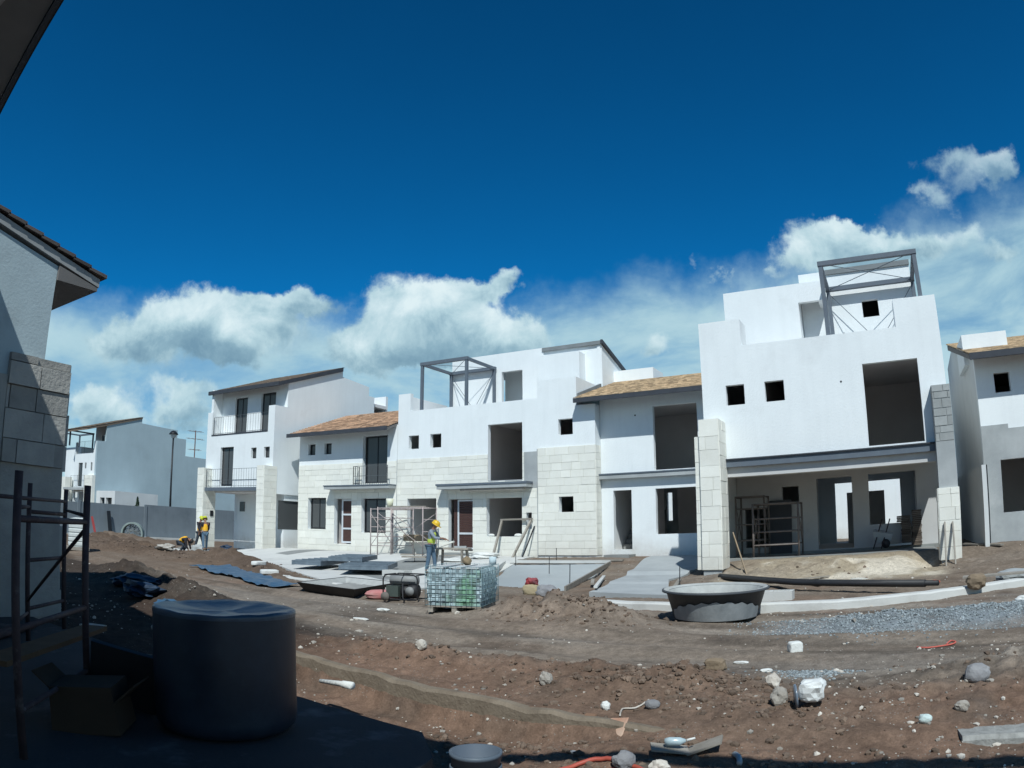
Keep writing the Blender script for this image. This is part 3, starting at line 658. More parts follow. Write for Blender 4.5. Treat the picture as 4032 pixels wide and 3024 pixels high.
w=MB(); w.wall('y',YC+.22,34,.45,6.86,-20.15,-19.95); w.wall('y',YC+.22,34,.45,6.42,-10.87,-10.67); w.wall('x',-19.95,-10.87,.45,6.5,33.8,34); w.wall('y',YC+.22,28.5,6.5,7.57,-11.63,-11.43); w.wall('y',YC+.22,28.0,6.5,7.57,-13.15,-12.97);w.box(-20.15,-19.95,YC+.22,29.5,6.863,7.66); w.build('outer_wall',WHITE,C)
s=MB(); s.box(-19.94,-10.88,YC+.223,33.79,3.38,3.58); s.box(-19.94,-10.88,YC+.223,33.79,6.3,6.49); s.box(-19.94,-10.88,YC+.223,33.79,.5,.72); s.build('floor_slab',INNER,C)
lining(C,-19.94,-10.88,YC+.3,31,3.583,6.297,(-16.6,-13.3)); lining(C,-19.94,-10.88,YC+.3,30.5,.723,3.377,(-17.9,-16,-13.3))
t=MB(); t.wall('x',-19.07,-14.2,6.503,9.68,28.6,28.8,[(-16.35,-15.27,6.4,8.8)]); t.wall('y',28.8,33,6.503,9.68,-19.07,-18.87); t.box(-18.86,-14.2,28.81,33,9.45,9.65); t.box(-16.9,-14.9,29.9,30,6.5,9.4); t.build('stair_tower',WHITE,C)
t=MB(); t.wall('x',-14.18,-12.2,6.503,9.16,28.0,28.2); t.wall('y',28.2,33,6.503,9.16,-12.4,-12.2); t.box(-14.18,-12.41,28.21,33,8.9,9.1); t.box(-14.2,-14.0,28.21,28.597,6.5,9.16); t.build('roof_room',WHITE,C)
t=MB(); t.prism([(28.62,6.5),(28.62,9.5),(31.3,8.75),(31.3,6.5)],'x',-11.6,-11.4); t.wall('x',-14.3,-11.603,6.5,9.5,28.66,28.8); t.build('gable_wall',WHITE,C)
t=MB(); t.box(-14.25,-11.33,28.55,28.655,9.50,9.66); t.build('roof_edge',GREYF,C)
t=MB(); shingle_roof(t,-14.2,-11.35,31.5,8.75,28.7,9.6); t.build('roof',SHINGD,C)
t=MB(); t.hexa([(-11.40,28.5,9.5),(-11.30,28.5,9.5),(-11.30,31.5,8.68),(-11.40,31.5,8.68),(-11.40,28.5,9.68),(-11.30,28.5,9.68),(-11.30,31.5,8.84),(-11.40,31.5,8.84)]); t.build('verge_board',DARKST,C)
c=MB(); c.box(-17.62,-13.38,25.3,YC-.035,3.30,3.44); cc=c.build('canopy',CEM,C)
c=MB(); c.box(-17.66,-13.36,25.27,YC-.033,3.443,3.52); c.build('canopy_edge',STEEL,cc)
c=MB(); c.box(-16.5,-13.5,25.36,25.46,3.2,3.297); c.build('soffit_batten',WOODG,cc)
c=MB(); c.box(-15.42,-13.86,YC-.02,YC+.25,3.585,3.63); c.build('sill',CEM,C)
dd=MB(); dd.wall('x',-17.02,-16.2,.8,2.88,26.0,26.08,[(-16.95,-16.27,.87,1.42),(-16.95,-16.27,1.5,2.81)]); do_=dd.build('door_frame',ALUW,C)
dl=MB(); 
for i in range(26): 
    z=.87+i*.075
    if z<2.78: dl.box(-16.96,-16.26,26.03,26.06,z+.004,z+.071)
dl.build('door_leaf',DOOR,do_)
dl=MB(); dl.box(-17.2,-17.05,26.0,26.12,.73,2.9); dl.build('door_jamb',DOOR,C)
stp=MB(); stp.box(-17.3,-16.0,25.35,YC-.06,.4,.66); stp.build('door_step',CONCG,C)
mb_=MB(); mb_.box(-13.67,-13.44,YC+.1,YC+.15,1.65,1.9); mb_.build('meter_niche_panel',CEM,C)
pergola(-19.02,-16.66,26.1,28.45,6.5,9.05,'black steel pergola on the terrace of the middle stone fronted house','steel pergolas on roof terraces')
# ---------------------------------------------------------------- house B (small stone front, brown roof)
B=thing('house',(-23.2,YC,.5),'two storey stone fronted house with brown tiled roof beside the leftmost house','house','white houses along the far side of the road')
bh=[(-25.7,-24.48,1.54,3.05),(-23.93,-22.84,.87,3.0),(-22.22,-20.78,1.43,3.0),(-22.21,-20.74,3.69,5.88),(-25.79,-25.30,5.15,5.69),(-24.69,-24.21,5.15,5.69)]
w=MB(); w.wall('x',-26.4,-20.17,.4,6.3,YC,YC+.22,bh); w.build('front_wall',WHITE,B)
st=MB(); ashlar(st,'x',-26.4,-20.17,.5,4.66,YC,-1,bh); st.build('stone_cladding',STONE,B)
rooms(B,-26.4,-20.19,YC+.22,29.4,.4,(.85,3.6),6.25)
lining(B,-26.2,-20.4,YC+.3,29,3.603,6.04,(-22.9,)); lining(B,-26.2,-20.4,YC+.3,29,.853,3.4,(-24.2,-22.6))
window(B,-25.62,-24.52,1.56,3.03,YC+.17); window(B,-22.12,-20.80,1.45,2.98,YC+.17); window(B,-22.1,-20.76,3.71,5.86,YC+.16)
window(B,-25.77,-25.32,5.17,5.67,YC+.14,0); window(B,-24.67,-24.23,5.17,5.67,YC+.14,0)
dd=MB(); dd.wall('x',-23.6,-22.86,.92,2.98,YC+.16,YC+.24,[(-23.52,-22.94,1.0,1.56),(-23.52,-22.94,1.64,2.22),(-23.52,-22.94,2.3,2.9)]); do_=dd.build('door_frame',ALUW,B)
dl=MB(); dl.box(-23.53,-22.93,YC+.19,YC+.21,.99,2.91); dl.build('door_leaf',DOOR,do_)
c=MB(); c.box(-24.12,-20.2,25.3,YC-.03,3.42,3.55); cc=c.build('canopy',CEM,B); c=MB(); c.box(-24.15,-20.19,25.27,YC-.028,3.553,3.60); c.build('canopy_edge',STEEL,cc)
railing(B,(-22.35,25.4,3.6),(-20.35,25.4,3.6),.85,16,.4); railing(B,(-22.35,25.4,3.6),(-22.35,25.8,3.6),.85,3)
rf=MB(); shingle_roof(rf,-26.55,-20.2,25.08,6.12,YC,6.42,.2,.22); shingle_roof(rf,-26.55,-20.2,YC+.02,6.43,29.6,7.70,.22,.22); rf.build('roof',SHINGB,B)
f=MB(); f.hexa([(-26.5,25.12,6.0),(-20.22,25.12,6.0),(-20.22,29.5,7.5),(-26.5,29.5,7.5),(-26.5,25.12,6.10),(-20.22,25.12,6.10),(-20.22,29.5,7.62),(-26.5,29.5,7.62)]); f.build('soffit',SOFF,B)
f=MB(); f.box(-26.55,-20.18,25.04,25.115,5.97,6.15); f.build('fascia',DARKST,B)
g=MB(); g.prism([(YC+.3,6.3),(YC+.3,6.35),(29.4,7.45),(29.4,6.3)],'x',-26.38,-26.2); g.build('gable_wall',WHITE,B)
# ---------------------------------------------------------------- house D (between C and E, tan roof)
YD=26.37
D=thing('house',(-8,YD,.5),'recessed white house with tan shingle roof between two taller houses','house','white houses along the far side of the road')
dh=[(-8.49,-6.75,3.76,6.2),(-10.17,-9.43,.8,3.06),(-8.47,-6.9,1.35,3.06)]
w=MB(); w.wall('x',-10.66,-5.21,.3,6.75,YD,YD+.22,dh); w.build('front_wall',WHITE,D)
w=MB(); w.wall('y',YD+.22,33,.3,6.75,-10.66,-10.46); w.wall('y',YD+.22,33,.3,6.75,-5.41,-5.212); w.wall('x',-10.46,-5.42,.3,6.75,32.8,33,[(-9.97,-9.73,1.9,3.2)]); w.build('outer_wall',WHITE,D)
s=MB(); s.box(-10.45,-5.42,YD+.223,32.79,3.45,3.7); s.box(-10.45,-5.42,YD+.223,32.79,.5,.75); s.box(-10.45,-5.42,YD+.23,32.79,6.4,6.6); s.build('floor_slab',INNER,D)
lining(D,-10.45,-5.42,YD+.3,30.5,3.703,6.397,())
w=MB(); w.box(-9.2,-9.1,YD+.3,29.5,.75,3.447); w.box(-9.1,-5.5,31.5,31.6,.75,3.447); w.build('inner_partition',INNER,D)
stt=MB()
for i in range(8): stt.box(-10.4,-9.25,28+i*.28,28.28+i*.28,.75,.95+i*.2)
stt.build('stair',CONCG,D)
c=MB(); c.box(-10.66,-5.25,26.12,YD-.003,3.50,3.66); cc=c.build('slab_edge',CEM,D); c=MB(); c.box(-10.67,-5.24,26.09,YD-.003,3.663,3.71); c.build('drip_edge',STEEL,cc)
c=MB(); c.box(-10.3,-9.3,25.6,YD-.01,.45,.62); c.build('door_step',CONCG,D)
rf=MB(); shingle_roof(rf,-11.36,-5.24,25.40,6.62,30.0,8.05,.21,.15); rf.build('roof',SHING,D)
f=MB(); f.hexa([(-11.33,25.44,6.46),(-5.25,25.44,6.46),(-5.25,29.9,7.85),(-11.33,29.9,7.85),(-11.33,25.44,6.58),(-5.25,25.44,6.58),(-5.25,29.9,7.98),(-11.33,29.9,7.98)]); f.build('soffit',SOFF,D)
f=MB(); f.box(-11.36,-5.23,25.37,25.435,6.44,6.61); f.build('fascia',DARKST,D)
f=MB(); f.box(-11.42,-11.36,25.6,29.5,6.75,7.1) if False else f.hexa([(-11.48,25.9,6.72),(-11.37,25.9,6.72),(-11.37,28.4,7.5),(-11.48,28.4,7.5),(-11.48,25.9,6.9),(-11.37,25.9,6.9),(-11.37,28.4,7.72),(-11.48,28.4,7.72)]); f.build('flashing',GREYF,D)
f=MB(); f.box(-11.5,-9.56,30.0,31.5,6.7,8.55); f.build('roof_parapet',WHITE,D)
d=MB()
for x,z in ((-9.2,5.9),): d.tube([(x,YD-.005,z),(x,YD+.03,z)],.035,8)
d.build('conduit_hole',FRAME,D)
# ---------------------------------------------------------------- house A (left, three storeys)
YA=24.66
A=thing('house',(-29.8,YA,.5),'three storey white house with two railed balconies and a carport, leftmost of the row','house','white houses along the far side of the road')
w=MB(); ah=[(-31.28,-30.17,3.6,5.65),(-28.75,-28.33,4.98,5.53),(-27.75,-27.32,4.98,5.53),(-32.15,-27.52,6.36,9)]
w.wall('x',-32.56,-27.04,3.49,7.6,YA,YA+.2,ah); w.build('front_wall',WHITE,A)
w=MB(); w.wall('x',-32.56,-27.22,6.36,9.0,25.5,25.7,[(-31.25,-30.2,6.38,8.42),(-29.1,-27.95,6.38,8.5)]); w.box(-32.36,-32.15,YA+.2,25.497,6.36,7.45); w.box(-27.52,-27.22,YA+.2,25.497,6.36,7.6) ; w.build('upper_front_wall',WHITE,A)
# side wall facing right, gable profile
w=MB(); w.prism([(YA+.203,3.2),(31.9,3.2),(31.9,9.72),(29.6,9.9),(29.6,10.28),(25.5,8.92),(25.5,7.6),(YA+.203,7.6)],'x',-27.216,-27.04); w.prism([(31.91,3.2),(34,3.2),(34,8.3),(32.4,8.3),(32.4,9.2),(31.91,9.2)],'x',-27.216,-27.04); w.build('side_wall',WHITE,A)
w=MB(); w.wall('y',YA+.9,34,.3,3.197,-27.3,-27.12,[(25.25,26.7,1.45,2.9)]); w.build('side_wall',WHITE,A)
w=MB(); w.wall('y',YA+.2,34,3.49,8.9,-32.56,-32.38); w.wall('y',26.7,34,.3,3.297,-32.40,-32.21); w.wall('x',-32.37,-27.31,.3,9.5,33.8,34); w.build('outer_wall',WHITE,A)
w=MB(); w.wall('x',-32.2,-27.31,.3,3.297,26.7,26.9); w.build('carport_back_wall',WHITE,A)
w=MB(); w.wall('x',-33.9,-32.1,.45,3.18,28.0,28.2,[(-33.47,-33.03,2.41,2.97)]) if False else w.wall('x',-31.9,-31.5,2.35,2.88,26.66,26.697); w.build('small_window',GLASS,A)
s=MB(); s.box(-32.5,-27.22,YA+.203,33.79,3.3,3.47); s.box(-32.37,-27.22,YA+.203,33.79,6.15,6.35); s.box(-32.36,-27.22,25.72,33.79,8.7,8.88); s.build('floor_slab',INNER,A)
lining(A,-32.37,-27.25,YA+.3,29,3.473,6.147,(-29.5,)); lining(A,-32.37,-27.25,25.8,29,6.353,8.697,(-29.6,))
window(A,-31.23,-30.22,6.40,8.40,25.6); window(A,-29.05,-28.0,6.40,8.48,25.6); window(A,-31.25,-30.2,3.62,5.63,YA+.13); window(A,-28.73,-28.35,5.0,5.51,YA+.13,0); window(A,-27.73,-27.34,5.0,5.51,YA+.13,0)
sw=MB(); sw.box(-27.22,-27.18,25.26,26.69,1.46,2.89); sw.build('side_window',GLASS,A)
s=MB(); s.box(-31.95,-27.56,24.2,YA-.003,3.34,3.47); s.build('balcony_slab',CEM,A)
s=MB(); s.box(-31.95,-27.56,24.17,24.197,3.32,3.50); s.build('drip_edge',STEEL,A)
railing(A,(-31.9,24.25,3.5),(-27.6,24.25,3.5),.95,22,.38); railing(A,(-32.1,YA+.08,6.36),(-27.56,YA+.08,6.36),.95,22)
s=MB(); s.box(-32.15,-27.52,YA-.02,YA+.15,6.3,6.37); s.build('drip_edge',DARKST,A)
for x0,x1,la in ((-32.47,-31.95,'l'),(-27.55,-27.04,'r')):
    p=MB(); y0=24.08; ashlar(p,'x',x0,x1,.35,4.55,y0,-1,rowh=.33); ashlar(p,'y',y0,24.95,.35,4.55,x1,1,rowh=.33); p.box(x0,x1,y0,YA-.004,.35,4.55,.5)
    
    p.build('stone_pillar',STONE,A)
n=MB(); n.box(-31.94,-31.90,24.6,24.8,2.0,2.3); n.build('meter_niche',FRAME,A)
rf=MB(); shingle_roof(rf,-32.75,-26.93,24.75,8.78,29.6,10.42,.22,.2); rf.build('roof',SHINGN,A)
f=MB(); f.hexa([(-32.7,24.8,8.62),(-26.96,24.8,8.62),(-26.96,29.5,10.22),(-32.7,29.5,10.22),(-32.7,24.8,8.74),(-26.96,24.8,8.74),(-26.96,29.5,10.35),(-32.7,29.5,10.35)]); f.build('soffit',SOFF,A)
f=MB(); f.box(-32.75,-26.92,24.7,24.795,8.6,8.80); f.hexa([(-26.955,24.8,8.6),(-26.92,24.8,8.6),(-26.92,29.5,10.18),(-26.955,29.5,10.18),(-26.955,24.8,8.80),(-26.92,24.8,8.80),(-26.92,29.5,10.42),(-26.955,29.5,10.42)]); f.build('fascia',DARKST,A)
# ---------------------------------------------------------------- house F (right edge)
YF=22.5
Fh=thing('house',(6,YF,.4),'white and bare cement house with tan roof cut by the right edge of the view','house','white houses along the far side of the road')
fh=[(3.62,4.12,4.88,5.46),(3.57,5.6,1.4,2.93)]
w=MB(); w.wall('x',3.05,9.5,.2,6.1,YF,YF+.22,fh); w.build('front_wall',WHITE,Fh)
w=MB(); w.wall('x',3.05,9.5,.2,3.95,YF-.02,YF-.002,[fh[1],(3.9,5.5,3.82,4.1)]); w.build('cement_render',CEM,Fh)
w=MB(); w.prism([(YF+.22,.2),(YF+.22,6.05),(28.4,7.6),(31,7.3),(31,.2)],'x',3.05,3.25); w.wall('y',YF+.22,31,.2,6.1,9.3,9.5); w.wall('x',3.25,9.3,.2,6.1,30.8,31); w.build('outer_wall',WHITEH,Fh)
s=MB(); s.box(3.26,9.29,YF+.223,30.79,3.3,3.5); s.box(3.26,9.29,YF+.223,30.79,.4,.6);s.box(3.26,9.29,YF+.223,30.79,5.9,6.05); s.build('floor_slab',INNER,Fh)
lining(Fh,3.26,9.29,YF+.3,28,.603,3.297,()); lining(Fh,3.26,9.29,YF+.3,28,3.503,5.897,())
rf=MB(); shingle_roof(rf,2.85,9.7,21.75,5.98,28.4,7.75,.21,.15); rf.build('roof',SHING,Fh)
f=MB(); f.hexa([(2.88,21.8,5.8),(9.65,21.8,5.8),(9.65,28.3,7.5),(2.88,28.3,7.5),(2.88,21.8,5.94),(9.65,21.8,5.94),(9.65,28.3,7.68),(2.88,28.3,7.68)]); f.build('soffit',SOFF,Fh)
f=MB(); f.box(2.85,9.7,21.72,21.795,5.8,5.99); f.build('fascia',DARKST,Fh)
f=MB(); f.box(2.9,4.4,23.6,25.5,6.0,6.95); f.build('roof_parapet',WHITE,Fh)
gw=MB(); gw.box(2.84,2.97,21.5,29,.2,2.78); o=gw.build('side_boundary_wall',WHITEH); tag(o,'low pale boundary wall running back beside the cement rendered house on the right','boundary wall')
pp=MB(); pp.tube([(3.03,21.95,.4),(3.03,21.95,2.8)],.04,8); o=pp.build('drain_pipe',FRAME); tag(o,'thin black upright pipe beside the cement rendered house','pipe')
# ---------------------------------------------------------------- wall behind the row, perimeter wall
w=MB(); w.wall('x',-14,7,-.2,4.2,40,40.2); o=w.build('rear_wall',WHITE); tag(o,'white wall seen far behind through the open porch rooms','wall')
w=MB(); 
for k in range(9):
    y0=8+k*6; w.box(-50.2,-50,y0+.02,y0+5.98,-.2,2.62+random.uniform(-.06,.06)-(.0 if y0<30 else -.15))
    w.box(-50.04,-49.94,y0-.12,y0+.12,-.2,2.75)
o=w.build('perimeter_wall',mat('grey_render_wall',(.20,.235,.26),(.155,.185,.21),.6,.9,.2,20,c3=(.12,.15,.17),stain=.5,streak=.4)); tag(o,'long grey rendered perimeter wall closing the end of the road','perimeter wall')
w=MB(); w.box(-49.93,-49.3,12,46,-.2,.30); o=w.build('pavement',CONC); tag(o,kind='structure')
# ---------------------------------------------------------------- far house G
Gh=thing('house',(-58,30.8,0),'distant three storey white house with blank blue grey side beyond the perimeter wall','house','houses beyond the perimeter wall')
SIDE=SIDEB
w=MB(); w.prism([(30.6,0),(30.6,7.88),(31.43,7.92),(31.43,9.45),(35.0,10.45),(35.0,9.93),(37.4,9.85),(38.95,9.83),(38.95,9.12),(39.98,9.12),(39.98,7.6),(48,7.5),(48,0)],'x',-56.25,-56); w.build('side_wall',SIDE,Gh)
w=MB(); w.wall('x',-60.1,-56.26,0,7.88,30.6,30.8,[(-59.3,-58.5,4.1,6.1),(-58.1,-57.8,5.6,6.1),(-57,-56.7,5.4,6.1),(-59.9,-56.6,6.9,9),(-60,-57.4,0,3.6)]); w.build('front_wall',WHITE,Gh)
w=MB(); w.wall('x',-63.2,-60.103,0,7.6,31.2,31.4); w.wall('y',31.4,40,0,7.6,-60.3,-60.1) ; w.wall('x',-60.1,-56.26,6.7,9.7,32.6,32.8,[(-58.9,-58.2,6.8,8.7),(-57.2,-56.4,6.8,8.8)]); w.wall('x',-60.1,-56.26,0,3.7,33,33.2); w.build('wing_wall',WHITE,Gh)
window(Gh,-59.25,-58.55,4.12,6.08,30.66); window(Gh,-58.85,-58.25,6.85,8.65,32.65); window(Gh,-57.15,-56.45,6.85,8.75,32.65); window(Gh,-56.95,-56.72,5.42,6.08,30.66,0)
window(Gh,-58.08,-57.82,5.62,6.08,30.66,0)
rf=MB(); shingle_roof(rf,-60.6,-55.9,29.4,8.85,35.1,10.5,.4,.4); rf.hexa([(-60.5,29.45,8.65),(-55.93,29.45,8.65),(-55.93,35,10.3),(-60.5,35,10.3),(-60.5,29.45,8.84),(-55.93,29.45,8.84),(-55.93,35,10.44),(-60.5,35,10.44)]); rf.build('roof',SHINGN,Gh)
railing(Gh,(-60.1,30.3,4.0),(-57.5,30.3,4.0),1.0,12); railing(Gh,(-59.8,30.55,6.9),(-56.7,30.55,6.9),1.0,14)
s=MB(); s.box(-61.2,-57.5,30.1,30.59,3.75,3.97); s.build('balcony_slab',CEM,Gh)
p=MB(); ashlar(p,'x',-57.45,-56,0,5,30.3,-1,rowh=.4); p.box(-57.45,-56.0,30.3,30.59,0,5,.5); p.build('stone_pillar',STONE,Gh); p=MB(); p.box(-61.9,-61.2,30.3,31,0,4.9,.5); p.build('stone_pillar',STONE,Gh)
an=MB(); an.wall('x',-55.98,-52.8,0,3.75,30.76,31,[(-55.3,-54.5,2.0,3.2),(-54.3,-53.3,2.0,3.2)]); an.wall('y',31,35,0,3.75,-53.0,-52.8); an.box(-55.9,-53.1,31.01,35,3.4,3.6); an.build('annex',WHITEH,Gh)
an=MB(); an.box(-55.4,-53.2,31.3,31.4,1.9,3.3); an.build('annex_window',GLASS,Gh)
lr=MB(); lr.box(-60.0,-57.4,33.5,33.6,4,9); lr.build('inner_partition',INNER,Gh)
t=pergola(-63.3,-60.6,30.2,32.6,7.6,9.0,'small dark pergola on the far left house beyond the perimeter wall','steel pergolas on roof terraces',rod=False)
fh_=thing('house',(-60,47,0),'low white house glimpsed through the carport opening over the grey wall','house','houses beyond the perimeter wall')
w=MB(); w.wall('x',-64,-55,0,4.4,47,47.2,[(-60.6,-60.0,2.6,3.8),(-58.5,-57.3,2.4,3.9)]); w.build('front_wall',WHITE,fh_)
w=MB(); w.wall('y',47.2,52,0,4.3,-55.2,-55); w.box(-63.9,-55.3,47.3,52,3.9,4.1);w.box(-63.9,-55.3,48,48.1,0,3.8); w.build('side_wall',WHITEH,fh_)
# lamp, antenna, small tree
L=thing('street_lamp',(-53,36.45,0),'tall dark street lamp with a dome head beyond the perimeter wall','street lamp')
m=MB(True); m.tube([(-53,36.45,0),(-53,36.45,4),(-53,36.45,8.75)],[.12,.09,.07],10); m.build('pole',FRAME,L)
m=MB(True); m.lathe([(.02,.62),(.2,.56),(.38,.38),(.42,.28),(.36,.27),(.1,.3)],(-53,36.45,8.7),20); m.build('lamp_hood',FRAME,L)
m=MB(True); m.lathe([(.28,.28),(.24,.1),(.12,-.04),(.02,-.05)],(-53,36.45,8.7),16); m.build('lamp_glass',mat('lamp_glass',(.6,.65,.66),None,3,.3),L)
Tn=thing('television_antenna',(-56.1,41.1,7.5),'rusty television aerial on the low end of the distant blue grey wall','antenna')
m=MB(); m.tube([(-56.1,41.1,7.5),(-56.1,41.1,10.1)],.05,6); m.build('mast',mat('rusty_mast',(.2,.12,.1),None,5,.8),Tn)
m=MB()
for z,hh in ((10.0,.75),(9.3,.9),(8.3,.6)):
    m.tube([(-56.1,41.1-hh,z-.05),(-56.1,41.1+hh,z+.08)],.022,5)
    for k in range(5): 
        y=41.1-hh+2*hh*k/4; m.tube([(-56.4,y,z),(-55.8,y,z)],.014,4)
m.build('dipoles',mat('aerial_metal',(.25,.2,.19),None,5,.6),Tn)
def tree(x,y,h,r,label):
    t=thing('small_tree',(x,y,0),label,'tree'); m=MB(); m.tube([(x,y,0),(x+.03,y,h*.6),(x,y,h*.95)],[.07,.05,.015],7); m.build('trunk',WOODG,t)
    m=MB()
    for i in range(700):
        u=random.random(); zz=h*.32+u*h*.7; rad=r*(1-u)**.7*math.sqrt(random.random())*random.uniform(.7,1.15); a=random.random()*6.28
        cx,cy=x+rad*math.cos(a),y+rad*math.sin(a); s_=.07
        d1=Vector((random.gauss(0,1),random.gauss(0,1),random.gauss(0,1))).normalized()*s_; d2=d1.orthogonal().normalized()*s_*.6; c_=Vector((cx,cy,zz))
        m.q([c_-d1,c_-d2,c_+d1,c_+d2])
    m.build('crown',mat('foliage_green',(.05,.085,.05),(.03,.05,.03),3,.9,rnd=.5),t)
tree(-52.2,32.6,3.35,.42,'small conical dark green tree peeping over the perimeter wall')
# ---------------------------------------------------------------- near left house H
HX=-11.0
H_=thing('house',(HX-3,2.5,0),'near house at the left edge with pale gable, dark eave and rough stone wall','house')
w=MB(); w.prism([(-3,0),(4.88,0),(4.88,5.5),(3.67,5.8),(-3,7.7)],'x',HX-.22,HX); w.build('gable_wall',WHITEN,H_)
w=MB(); w.wall('x',-17,HX-.223,0,5.4,4.66,4.88); w.build('front_wall',WHITEH,H_)
p=MB(); ashlar(p,'y',4.25,5.36,2.3,3.96,HX+.02,1,rowh=.36,lmin=.35,lmax=.9,rel=.035,joint=.008); p.box(HX+.021,HX+.035,4.25,5.36,0,2.298,.5); ashlar(p,'x',HX-.9,HX+.02,0,3.96,5.36,1,rowh=.4,rel=.03); p.box(HX-.9,HX+.02,4.25,5.36,-.2,3.96,.5)
p.build('stone_pillar',mat('rough_grey_stone',(.40,.39,.36),(.29,.285,.27),3,.95,1.0,14,rnd=.22),H_)
p=MB(); p.wall('y',-3,4.247,0,3.6,HX+.003,HX+.06); p.build('lower_wall_render',mat('smooth_stone_panels',(.36,.36,.34),(.3,.3,.28),1,.9,.2,20),H_)
n=MB(); n.wall('y',4.0,4.24,2.0,2.3,HX+.06,HX+.09,[(4.04,4.2,2.04,2.26)]); n.build('meter_box_frame',FRAME,H_)
rf=MB()
sl=(5.5-6.0)/(5.72-3.67)
N=26
for i in range(N):
    ya=5.78-i*.33; yb=ya-.36; za=5.50+(5.78-ya)*.27; zb=5.50+(5.78-yb)*.27
    rf.hexa([(-17,ya,za),(HX+.12,ya,za),(HX+.12,yb,zb-.03),(-17,yb,zb-.03),(-17,ya,za+.06),(HX+.12,ya,za+.06),(HX+.12,yb,zb+.02),(-17,yb,zb+.02)])
rf.build('roof',SHINGD,H_)
f=MB(); f.hexa([(-17,5.68,5.33),(HX+.06,5.68,5.33),(HX+.06,-3,7.67),(-17,-3,7.67),(-17,5.68,5.47),(HX+.06,5.68,5.47),(HX+.06,-3,7.81),(-17,-3,7.81)]); f.build('eave_board',mat('pale_eave_board',(.33,.34,.34),(.26,.27,.27),2,.9,c3=(.2,.2,.2),stain=.5),H_)
f=MB(); f.prism([(4.885,5.26),(5.66,5.26),(5.66,5.32),(4.885,5.5)],'x',-17,HX+.05); f.build('soffit',SOFF,H_)
# ---------------------------------------------------------------- neighbouring and own house beside the camera (cast the shade)
NH=thing('house',(-8,1,0),'dark overhanging eave crossing the top left corner','house')
def rotp(x,y,a,c): 
    dx,dy=x-c[0],y-c[1]; return (c[0]+dx*math.cos(a)-dy*math.sin(a),c[1]+dx*math.sin(a)+dy*math.cos(a))
A0=(-5.35,1.86); A1=(-10.6,2.88)
def eave_pt(t,back,z): 
    d=Vector((A1[0]-A0[0],A1[1]-A0[1])).normalized(); n=Vector((-d.y,d.x)); 
    if n.y>0: n=-n
    L=(Vector(A1)-Vector(A0)).length*t; return (A0[0]+d.x*L+n.x*back,A0[1]+d.y*L+n.y*back,z)
r_=MB(); r_.hexa([eave_pt(0,0,6.22),eave_pt(1,0,6.22),eave_pt(1,5,7.7),eave_pt(0,5,7.7),eave_pt(0,0,6.30),eave_pt(1,0,6.30),eave_pt(1,5,7.78),eave_pt(0,5,7.78)]); r_.build('roof',SHINGD,NH)
r_=MB(); r_.hexa([eave_pt(0,.05,6.04),eave_pt(1,.05,6.04),eave_pt(1,.11,6.04),eave_pt(0,.11,6.04),eave_pt(0,.05,6.217),eave_pt(1,.05,6.217),eave_pt(1,.11,6.217),eave_pt(0,.11,6.217)]); r_.build('fascia',DARKST,NH)
r_=MB(); r_.hexa([eave_pt(0,.12,6.06),eave_pt(1,.12,6.06),eave_pt(1,5,6.06),eave_pt(0,5,6.06),eave_pt(0,.12,6.10),eave_pt(1,.12,6.10),eave_pt(1,5,7.4),eave_pt(0,5,7.4)]); r_.build('soffit',SOFF,NH)
r_=MB(); r_.hexa([eave_pt(0.02,.75,0),eave_pt(.98,.75,0),eave_pt(.98,.95,0),eave_pt(.02,.95,0),eave_pt(.02,.75,6.05),eave_pt(.98,.75,6.05),eave_pt(.98,.95,6.05),eave_pt(.02,.95,6.05)]); r_.build('front_wall',WHITEH,NH)
OH=thing('house',(-3,-3,0),'dark roofed house whose shade covers the water tank','house')
r_=MB(); r_.wall('x',-5.2,-.9,0,6.3,-.85,-.65,[(-4.2,-2.4,0,2.4),(-2.1,-.95,3.6,5.6)]); r_.wall('y',-6,-.85,0,6.3,-1.1,-.9); r_.wall('y',-6,-.85,0,6.3,-5.2,-5.0); r_.wall('x',-5,-1.1,0,6.3,-6,-5.8); r_.build('outer_wall',WHITEH,OH)
r_=MB(); r_.box(-5.3,-.35,-6.1,.22,6.30,6.5); r_.build('roof',SHINGD,OH)
r_=MB(); r_.box(-5.3,-.35,.223,.26,6.22,6.5); r_.build('fascia',DARKST,OH)
r_=MB(); r_.box(-5.19,2.2,-.64,.45,3.0,3.2); r_.build('canopy',CEM,OH)  # added unseen slab overhead, cuts sky light on the foreground
SB=thing('shadow_band_frame',(2,0,0),'steel beam frame standing beside the viewpoint and casting a thin shadow band','steel frame')  # added out of view to throw the shadow band
r_=MB(); r_.bar((-.3,.17,6.3),(6.5,.17,6.3),.15,.15); r_.build('beam',STEEL,SB)
for x in (6.4,): r_=MB(); r_.bar((x,.17,-.1),(x,.17,6.21),.15,.15,up=(1,0,0)); r_.build('post',STEEL,SB)
r_=MB(); r_.box(2.9,3.4,-.1,.1,5.9,6.19) ; r_.build('shadow_bracket',STEEL,SB)  # added block that widens the band's shadow
